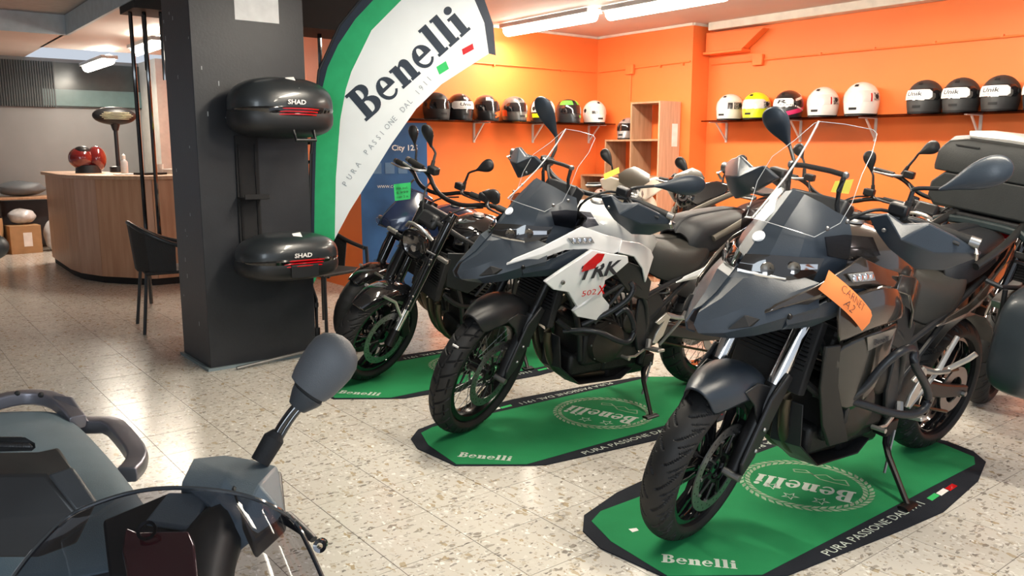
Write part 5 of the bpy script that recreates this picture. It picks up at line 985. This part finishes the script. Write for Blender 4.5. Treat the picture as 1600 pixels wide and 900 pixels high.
for y, l in ((-.43, 'matte black helmet with white lettered film, leftmost of the black ones on the right shelf'), (-.705, 'matte black helmet with white lettered film, second of the black ones on the right shelf'), (-.985, 'matte black helmet with white lettered film, third of the black ones on the right shelf'), (-1.27, 'matte black helmet cut by the right edge of the photo, end of the shelf')):
    helmet((6.04, y, LZ), 186, HMB, l, g2, (), (-72, 45), 'Unik', size=1.05)
# ------------------------------------------------------------ stepped wooden cube shelf
WD = wood('shelf_wood', (.36, .20, .11), (.46, .28, .17)); WD2 = wood('shelf_wood_pale', (.50, .31, .20), (.60, .39, .26))
t = root('cube_shelf', 'stepped wooden cube shelf against the pier wall, three cells high', 'shelf', loc=(5.77, 2.2, 0)); o = V((5.77, 2.2, 0))
X0, X1 = 5.625, 5.93; ys = [1.975, 2.345, 2.71, 3.08]; zs = [1.80, 1.43, 1.055]; th = .018
def pnl(nm, x0, x1, y0, y1, z0, z1, m=WD): return MB().box(V(((x0+x1)/2, (y0+y1)/2, (z0+z1)/2))-o, (x1-x0, y1-y0, z1-z0)).build(nm, m, t, bev=.001)
pnl('side_panel', X0, X1, ys[0]-th, ys[0], 0, zs[0], WD2)
for k, (y, z) in enumerate(zip(ys[1:], zs)): pnl('upright', X0, X1, y-th/2, y+th/2, 0, z+(.0))
for k, z in enumerate((1.80, 1.43, 1.06, .69, .32, .02)):
    for c in range(3):
        if z <= zs[c]+.01: pnl('shelf_board', X0, X1, ys[c]+(0 if c == 0 else th/2), ys[c+1]-th/2, z-th, z)
pp = MB().box((6.02-o.x-.17, ys[0]-th-.002-o.y, 1.47), (.085, .001, .225)).build('paper_sheet', PAPERW); pp.location = o; tag(pp, 'sheet of white paper taped to the side of the wooden cube shelf', 'paper')
pp.location = (5.77, 2.2, 0)
helmet((5.78, 2.53, 1.435), 190, HS, 'silver helmet on the second step of the wooden cube shelf', size=.9)
helmet((5.77, 2.89, .695), 215, M('helmet_pinkish', (.65, .5, .46), .3), 'pale helmet inside the lowest visible cell of the wooden cube shelf', size=.88)
# ------------------------------------------------------------ blue poster panel in the corner
t = root('banner_stand', 'blue printed banner with white lettering standing behind the flag', 'banner', loc=(3.24, 3.02, 0), rz=R(-20))
MB().box((0, .01, .80), (.62, .006, 1.54)).build('print', M('banner_blue', (.03, .10, .26), .35, scale=2, var=.5), t); MB().box((0, .01, .02), (.66, .10, .04)).build('base', DARK, t, bev=.01)
write('lettering', 'City 125', (-.02, .003, 1.32), (1, 0, 0), (0, 0, 1), .05, PAPERW, t, bold=.02); write('lettering', 'WWW.COM', (-.16, .003, .98), (1, 0, 0), (0, 0, 1), .025, PAPERW, t)
for k in range(4):
    MB().box((-.16+.12*k, .004, 1.16), (.085, .002, .10)).build('icon', M('banner_pale', (.12, .22, .38), .4), t)
# ------------------------------------------------------------ counter and its items
BE = wood('beech', (.50, .27, .16), (.60, .35, .22), .4, (1.2, 2, 14)); t = root('reception_counter', 'faceted beech reception counter with black kick base, left of the black column', 'counter', loc=(1.4, 5.6, 0)); o = V((1.4, 5.6, 0))
cp = [(1.09, 7.4), (1.05, 6.1), (1.08, 5.72), (1.20, 5.34), (1.54, 4.86), (1.60, 4.84), (2.9, 4.84)]
for a, b_ in zip(cp, cp[1:]):
    a, b_ = V((*a, 0))-o, V((*b_, 0))-o; a.z = b_.z = 0; d = (b_-a).normalized(); n = V((-d.y, d.x, 0))
    if n.dot(V((1, 1, 0))) < 0: n = -n
    a2, b2 = a+d*.002, b_-d*.002
    MB().add([a2+V((0, 0, .07)), b2+V((0, 0, .07)), b2+n*.02+V((0, 0, .07)), a2+n*.02+V((0, 0, .07)), a2+V((0, 0, 1.04)), b2+V((0, 0, 1.04)), b2+n*.02+V((0, 0, 1.04)), a2+n*.02+V((0, 0, 1.04))], [(0, 1, 5, 4), (1, 2, 6, 5), (2, 3, 7, 6), (3, 0, 4, 7), (4, 5, 6, 7), (3, 2, 1, 0)]).build('front_panel', BE, t, smooth=False)
def inset(q, k): v = V((2.2, 6.4, 0))-V((*q, 0)); return V((*q, 0))+v.normalized()*k-o
P = [inset(q, -.05) for q in cp]+[inset((2.9, 5.3), 0), inset((1.75, 5.4), 0), inset((1.6, 7.4), 0)]
for q in P: q.z = 1.04
MB().plate(P, (0, 0, .035)).build('counter_top', WD2, t, bev=.004)
P = [inset(q, .03) for q in cp]+[inset((2.9, 5.0), 0), inset((1.5, 5.4), 0), inset((1.4, 7.4), 0)]
for q in P: q.z = 0.0
MB().plate(P, (0, 0, .075)).build('kick_base', MATTE, t)
CT = 1.077
p = at(147, 268, 9.7)
t = root('motorcycle_helmet', 'dark red glossy helmet with black vent standing on the reception counter', 'helmet', loc=(1.35, 6.35, CT)); RD = M('dark_red', (.16, .012, .012), .15, coat=1)
MB().ell((-.06, 0, .16), (.13, .12, .12), 20, 12).build('shell', RD, t); MB().ell((.09, .0, .15), (.10, .11, .14), 20, 12).build('shell', RD, t); MB().ell((-.05, -.02, .24), (.08, .08, .05), 16, 8).build('vent_panel', BLK, t); MB().lathe((0, 0, 0), (0, 0, 1), [(0, 0), (.13, 0), (.12, .08), (0, .09)], 20).build('base', BLK, t)
t = root('patio_heater', 'black oval electric heater lamp on a pole standing on the counter', 'heater', loc=(1.68, 6.45, CT))
MB().lathe((0, 0, 0), (0, 0, 1), [(0, 0), (.09, 0), (.09, .06), (.03, .07), (0, .07)], 20).build('base', BLK, t); MB().tube([(0, 0, .05), (0, 0, .50)], .022, 12).build('pole', BLK, t); MB().tube([(0, 0, .46), (0, 0, .56)], [.03, .06], 12).build('neck', BLK, t)
hd = MB().ell((0, 0, .62), (.23, .10, .10), 28, 12).build('head', BLK, t)
for k in range(5): MB().tube([(-.17+.02*abs(k-2), -.085-.006*k, .585+.017*k), (0, -.105+.002*k, .585+.017*k), (.17-.02*abs(k-2), -.085-.006*k, .585+.017*k)], .005, 6).build('heating_bar', M('heater_bar', (.45, .42, .30), .3, .8), hd)
t = root('spray_bottle', 'clear sanitiser bottle beside the heater on the counter', 'bottle', loc=(1.60, 5.85, CT)); MB().lathe((0, 0, 0), (0, 0, 1), [(0, 0), (.035, 0), (.037, .02), (.037, .12), (.015, .15), (0, .15)], 20).build('body', M('bottle_clear', (.55, .55, .56), .1, coat=1), t); MB().lathe((0, 0, .15), (0, 0, 1), [(0, 0), (.018, 0), (.018, .04), (.008, .05), (0, .06)], 14).build('cap', WHITE, t)
t = root('white_cup', 'small white container behind the rack tubes on the counter', 'cup', loc=(1.86, 5.50, CT)); MB().lathe((0, 0, 0), (0, 0, 1), [(0, 0), (.035, 0), (.042, .10), (.038, .10), (.03, .01)], 18).build('body', WHITE, t)
for i, (x, y, w_, d_, h_, m, l) in enumerate(((1.52, 5.45, .22, .16, .006, PAPERW, 'white papers lying at the front of the counter'), (1.70, 5.25, .26, .18, .02, MATTE, 'flat black folder on the counter before the bottle'), (2.0, 5.45, .20, .14, .05, WHITE, 'white telephone base on the counter next to the rack tubes'), (2.1, 5.15, .16, .07, .04, MATTE, 'black telephone handset on the counter by the column'))):
    b_ = MB().box((0, 0, h_/2), (w_, d_, h_)).build(('paper_stack', 'folder', 'telephone', 'telephone_handset')[i], m, bev=.003); b_.location = (x, y, CT+.0005); b_.rotation_euler.z = .3*i; tag(b_, l, ('paper', 'folder', 'telephone', 'telephone')[i])
# boxes, bench and bag by the far wall
def crate(x, y, w_, d_, h_, rz, l, lb=True):
    t = root('cardboard_box', l, 'box', 'cardboard boxes by the far wall', loc=(x, y, 0), rz=rz); MB().box((0, 0, h_/2), (w_, d_, h_)).build('carton', CARD, t, bev=.003)
    MB().box((0, 0, h_+.001), (w_, .05, .002)).build('tape', M('tape', (.5, .34, .18), .3), t)
    if lb: MB().box((.02, -d_/2-.001, h_*.5), (w_*.28, .002, h_*.5)).build('shipping_label', PAPERW, t)
crate(.98, 8.72, .36, .3, .36, .1, 'cardboard box with white label on the floor, in front of the plastic bag'); crate(.55, 8.62, .36, .32, .46, -.3, 'taller cardboard box at the left, behind the dark mirror')
t = root('workbench', 'low wooden bench on black legs along the far grey wall', 'bench', loc=(.9, 9.0, 0)); MB().box((0, 0, .70), (1.6, .5, .03)).build('bench_top', WD, t, bev=.003)
for x in (-.75, -.15, .75):
    MB().box((x, -.18, .34), (.05, .05, .68)).build('leg', MATTE, t); MB().box((x, .18, .34), (.05, .05, .68)).build('leg', MATTE, t)
MB().box((0, .22, .35), (1.5, .02, .6)).build('back_panel', M('bench_dark', (.05, .055, .065), .6), t)
def bag(name, loc, r, m, l):
    rr = random.Random(7); mb = MB(); mb.ell((0, 0, 0), r, 18, 10); mb.v = [q*(1+rr.uniform(-.12, .12)) for q in mb.v]; zmin = min(q.z for q in mb.v)
    b_ = mb.build(name, m, sub=1); b_.location = (loc[0], loc[1], loc[2]-zmin*.92); tag(b_, l, 'bag')
BG = M('plastic_bag', (.55, .56, .57), .25, coat=.6, var=.2); bag('plastic_bag', (1.0, 8.80, .365), (.17, .14, .10), BG, 'crumpled clear plastic bag on top of the labelled cardboard box'); bag('plastic_bag', (1.33, 8.70, 0), (.12, .12, .2), BG, 'crumpled white plastic bag on the floor against the counter')
bag('bundle', (1.05, 9.0, .715), (.30, .16, .10), M('bundle_dark', (.10, .11, .12), .5), 'dark wrapped bundle lying on the bench'); bag('bundle', (.62, 8.95, .715), (.14, .14, .06), BG, 'flat pale wrapped bundle at the left end of the bench')
# chairs
def chair(loc, rz, label):
    t = root('wicker_chair', label, 'chair', 'dark wicker chairs around the column', loc=loc, rz=rz); FR = M('chair_tube', (.045, .05, .055), .35, .4)
    for x, y, tx, ty in ((-.22, -.22, -.19, -.19), (.22, -.22, .19, -.19), (-.20, .22, -.18, .20), (.20, .22, .18, .20)): MB().tube([(x*1.12, y*1.12, 0), (tx, ty, .44)], .0125, 8).build('leg', FR, t)
    MB().box((0, 0, .44), (.42, .42, .025)).build('seat', M('wicker', (.02, .02, .021), .7, bump=1, bscale=120), t, bev=.01)
    pa = [(-.22, -.20, .60), (-.25, 0, .64), (-.22, .20, .74), (-.10, .28, .80), (.10, .28, .80), (.22, .20, .74), (.25, 0, .64), (.22, -.20, .60)]
    MB().tube(pa, .016, 10, smooth=2).build('arm_rail', FR, t)
    rows = [[(q[0]*f, q[1]*f, .45+(q[2]-.46)*g) for f, g in ((.86, 0), (.92, .5), (.98, 1))] for q in pa[1:7]]
    bk = MB().grid(rows, .008).build('woven_back', M('wicker', (.02, .02, .021), .7), t)
    for s in (1, -1): MB().tube([(s*.235, -.22, .44), (s*.235, -.21, .61)], .012, 8).build('arm_post', FR, t)
chair((1.16, 2.78, 0), R(82), 'dark wicker armchair left of the black column')
chair((2.02, 1.98, 0), R(20), 'dark chair of which a leg shows right of the black column, behind the flag pole')
# ------------------------------------------------------------ foreground scooter, bottom left corner
FPL = M('front_plastic', (.034, .038, .043), .42, bump=.25, bscale=500); FDK = M('front_dark', (.018, .018, .019), .45)
fo = V((-.40, -2.1, 0)); FS = root('parked_scooter', 'dark grey scooter in the bottom left corner with smoked windscreen and one mirror up', 'scooter', loc=fo)
def A(px, py, dep): return at(px, py, dep)-fo
def pan(name, pts, m, th=.02, bev=.004, sub=0):
    P = [A(*q) for q in pts]; n = (P[1]-P[0]).cross(P[2]-P[0]).normalized()
    if n.dot(A(*pts[0])-(S0-fo)) < 0: n = -n
    return MB().plate(P, n*th).build(name, m, FS, bev=bev, sub=sub)
# seat: wide rounded cushion running away from the camera
sr = []
for (xl, yl, dl), (xm, ym, dm), (xr, yr, dr) in (((-70, 655, 2.02), (45, 640, 2.02), (118, 652, 2.0)), ((-85, 668, 1.92), (50, 652, 1.92), (150, 678, 1.88)), ((-95, 700, 1.76), (60, 685, 1.76), (185, 712, 1.74)), ((-95, 760, 1.58), (80, 745, 1.58), (222, 756, 1.58)), ((-70, 850, 1.42), (110, 830, 1.42), (262, 812, 1.42)), ((-40, 930, 1.3), (130, 905, 1.3), (290, 880, 1.32))):
    l, m_, r_ = A(xl, yl, dl), A(xm, ym, dm), A(xr, yr, dr); dz = V((0, 0, -.11)); sr.append([l+dz, l, l.lerp(m_, .5)+V((0, 0, .012)), m_, m_.lerp(r_, .5)+V((0, 0, .012)), r_, r_+dz])
MB().grid(sr, .01).build('seat', M('scooter_seat', (.105, .15, .18), .5, bump=.4, bscale=600), FS, sub=2)
RAIL = M('rail_grey', (.23, .22, .25), .32, .7)
def flatrail(name, pts, w_, h_): return MB().tube([A(*q) for q in pts], w_, 12, smooth=1, up=(0, 0, 1), sy=h_, sq=5).build(name, RAIL, FS, bev=.002)
flatrail('grab_rail', [(-30, 640, 1.98), (2, 626, 2.0), (45, 619, 2.04), (85, 624, 2.04), (106, 640, 2.0), (122, 660, 1.94)], .019, .9)
flatrail('grab_rail', [(120, 664, 1.98), (150, 664, 1.98), (176, 664, 1.96), (196, 685, 1.90), (216, 712, 1.82), (212, 728, 1.78), (198, 742, 1.74)], .022, .8)
pan('rail_bracket', [(80, 617, 2.02), (110, 619, 2.0), (136, 658, 1.95), (108, 650, 1.97)], RAIL, .012)
for q in ((27, 615, 2.01), (64, 617, 2.02), (107, 648, 1.955)): MB().ell(A(*q), (.007, .007, .007), 8, 6).build('rail_screw', MATTE, FS)
# right handlebar cover with brake reservoir (left of the photo)
RC = [[(-60, 712, 1.30), (-10, 706, 1.30), (60, 705, 1.29), (90, 698, 1.29)], [(-60, 740, 1.22), (0, 742, 1.22), (70, 742, 1.21), (112, 728, 1.25)], [(-60, 808, 1.19), (10, 810, 1.19), (118, 800, 1.19), (152, 786, 1.22)], [(-60, 870, 1.2), (0, 872, 1.2), (60, 872, 1.2), (120, 850, 1.22)]]
MB().grid([[A(*q) for q in r_] for r_ in RC], .03).build('handlebar_cover', FDK, FS, bev=.004)
pan('cover_plate', [(73, 741, 1.20), (112, 728, 1.21), (152, 785, 1.19), (118, 799, 1.17)], FPL, .012)
MB().loft([[A(x, y+dy, 1.25) for x, y in ((-40, 704), (-36, 690), (40, 690), (57, 700), (50, 706), (-30, 708))] for dy in (0, -9)]).build('brake_reservoir', MATTE, FS, bev=.004)
pan('reservoir_lid', [(-40, 694, 1.24), (-34, 681, 1.27), (36, 681, 1.27), (52, 696, 1.24)], M('lid_black', (.02, .02, .022), .4, bump=1, bscale=200), .006)
# left handlebar cover with lever and mirror (right of it in the photo)
LC = [[(284, 752, 1.20), (302, 716, 1.27), (335, 712, 1.29), (352, 711, 1.30)], [(330, 792, 1.15), (352, 746, 1.18), (362, 737, 1.22), (388, 716, 1.27)], [(345, 850, 1.14), (385, 800, 1.13), (405, 757, 1.16), (434, 728, 1.26)], [(352, 880, 1.15), (400, 842, 1.14), (446, 803, 1.16), (438, 745, 1.24)]]
MB().grid([[A(*q) for q in r_] for r_ in LC], .03).build('handlebar_cover', M('cover_blue_grey', (.12, .155, .18), .42, bump=.25, bscale=500), FS, bev=.004)
pan('cover_side', [(386, 722, 1.262), (440, 736, 1.25), (447, 805, 1.16), (398, 850, 1.13), (378, 802, 1.125), (362, 760, 1.16)], FDK, .03)
MB().tube([A(300, 955, 1.05), A(312, 890, 1.10), A(335, 838, 1.15), A(372, 800, 1.18)], [.05, .045, .04, .03], 12, smooth=2).build('handlebar_neck', FDK, FS)
pan('dash_panel', [(160, 812, 1.17), (262, 770, 1.24), (335, 790, 1.19), (345, 850, 1.13), (300, 915, 1.08), (170, 900, 1.10)], FDK, .02)
pan('dash_pad', [(225, 815, 1.14), (262, 768, 1.19), (330, 770, 1.19), (300, 826, 1.12)], M('cover_blue_grey', (.12, .155, .18), .42), .01)
MRN = M('maroon_panel', (.06, .008, .014), .12, coat=1); pan('front_panel', [(195, 822, 1.10), (215, 830, 1.09), (296, 828, 1.09), (304, 850, 1.07), (312, 930, 1.0), (205, 935, 1.0), (190, 860, 1.07)], MRN, .012)
e = A(229, 829, 1.08); mb = MB(); mb.lathe(e, (-SF+SU*.6), [(.009, 0), (.013, .001), (.013, -.002), (.009, -.002)], 20, closed=True); mb.build('emblem_ring', DARK, FS)
MB().tube([A(446, 808, 1.15), A(468, 824, 1.13), A(490, 843, 1.11)], [.012, .009, .006], 10, smooth=1, up=(0, 0, 1), sy=.7).build('brake_lever', BLK, FS); MB().lathe(A(501, 852, 1.10), (SF*-1+SU*.1), [(.004, .005), (.009, .006), (.0095, 0), (.009, -.006), (.004, -.006)], 16, closed=True).build('lever_ball', GLOSS, FS)
MB().tube([A(406, 722, 1.25), A(428, 685, 1.26)], [.0145, .016], 14).tube([A(428, 685, 1.26), A(434, 674, 1.26)], [.016, .008], 14).build('mirror_boot', MATTE, FS)
mo = MB().tube([A(430, 682, 1.26), A(443, 660, 1.262), A(457, 641, 1.264), A(470, 628, 1.266)], .0068, 10, smooth=1).tube([A(438, 684, 1.262), A(450, 663, 1.264), A(463, 645, 1.266), A(474, 634, 1.268)], .005, 10, smooth=1).build('mirror_stem', GLOSS, FS)
mc = [(464, 636, .015), (476, 622, .024), (482, 615, .027), (485, 610, .032), (494, 599, .037), (506, 583, .040), (518, 568, .0415), (528, 554, .040), (536, 543, .033), (541, 536, .022), (544, 532, .008)]
MS = M('mirror_grey', (.075, .080, .088), .5, bump=.35, bscale=700)
rg = []
d_ = (A(544, 534, 1.27)-A(467, 632, 1.27)).normalized(); sd = d_.cross(SF).normalized()
for k, (x, y, r_) in enumerate(mc):
    c = A(x, y, 1.268)+sd*(0.0 if k < 3 else .004); rg.append([c+sd*(r_*math.cos(a))+SF*(r_*(.72 if math.sin(a) < 0 else .35)*math.sin(a)) for a in [2*math.pi*i/24 for i in range(24)]])
MB().loft(rg[3:]).build('mirror_shell', MS, FS); MB().loft(rg[:3]).build('mirror_neck', FPL, FS)
MB().loft([[q.lerp(V([sum(p_[i] for p_ in rg[3])/24 for i in range(3)]), .06) for q in rg[2]], [q.lerp(V([sum(p_[i] for p_ in rg[3])/24 for i in range(3)]), .1) for q in rg[3]]]).build('mirror_seam', MATTE, FS)
# windscreen
wr = []
for pts in (((105, 806, 1.03), (150, 786, 1.02), (200, 770, 1.01), (250, 762, 1.0), (320, 763, 1.0), (385, 773, 1.01), (435, 795, 1.03), (462, 815, 1.06)), ((70, 840, 1.0), (125, 820, .97), (185, 800, .95), (250, 795, .94), (325, 797, .94), (395, 808, .96), (450, 830, .99), (480, 850, 1.03)), ((35, 880, .97), (100, 870, .93), (175, 860, .90), (250, 858, .89), (330, 860, .89), (405, 868, .91), (465, 880, .95), (500, 893, 1.0)), ((-20, 960, .93), (60, 965, .88), (150, 970, .85), (250, 970, .84), (340, 970, .84), (430, 970, .87), (500, 970, .91), (530, 965, .96))): wr.append([A(*q) for q in pts])
w_ = MB().grid(wr, 0).build('windscreen', SMOKE, FS, sub=2)
MB().tube([wr[3][0], wr[2][0], wr[1][0]]+wr[0]+[wr[1][-1], wr[2][-1], wr[3][-1]], .0028, 6, smooth=2).build('screen_edge', M('edge_dark', (.03, .035, .04), .1, coat=1), w_)
# lower body down to the ground, behind the screen and cover
MB().grid([[V((-.30, .0, .62)), V((.05, .0, .62))], [V((-.30, -.1, .35)), V((.05, -.1, .35))]], .25).build('lower_body', FDK, FS)
wheel(FS, 'front_wheel', (.12, -.62, .2), .2, .1, .13, None, None, 'cast', 10, (), False); wheel(FS, 'rear_wheel', (.0, .55, .2), .2, .11, .13, None, None, 'cast', 10, (), False)
MB().tube([(.12, -.55, .2), (.02, -.35, .60)], .03, 10).tube([(0, .55, .2), (-.05, .1, .4)], .04, 10).build('frame', FDK, FS)
# mirror of another parked vehicle entering at the left edge
t = root('parked_scooter', 'scooter beyond the left edge of which only a dark round mirror shows', 'scooter', loc=(-1.0, -.9, 0))
o = V((-1.0, -.9, 0)); c = at(-14, 386, 2.6)-o
MB().ell(c, (.05, .035, .042), 20, 12).build('mirror_shell', BLK, t); MB().tube([c, c+V((-.06, -.03, -.12)), V((-.35, .05, .95))], .008, 8, smooth=1).build('mirror_stem', BLK, t)
MB().tube([V((-.75, .05, .95)), V((-.35, .05, .95))], .016, 8).build('handlebar', BLK, t); MB().tube([V((-.55, .05, .95)), V((-.55, -.35, .25))], .03, 8).build('steering_column', BLK, t)
wheel(t, 'front_wheel', (-.55, -.40, .25), .25, .1, .17, None, None, 'cast', 6, (), False)
MB().box(V((-.55, .45, .5)), (.25, .8, .3)).build('body', FDK, t, bev=.05); wheel(t, 'rear_wheel', (-.55, .85, .25), .25, .1, .17, None, None, 'cast', 6, (), False)
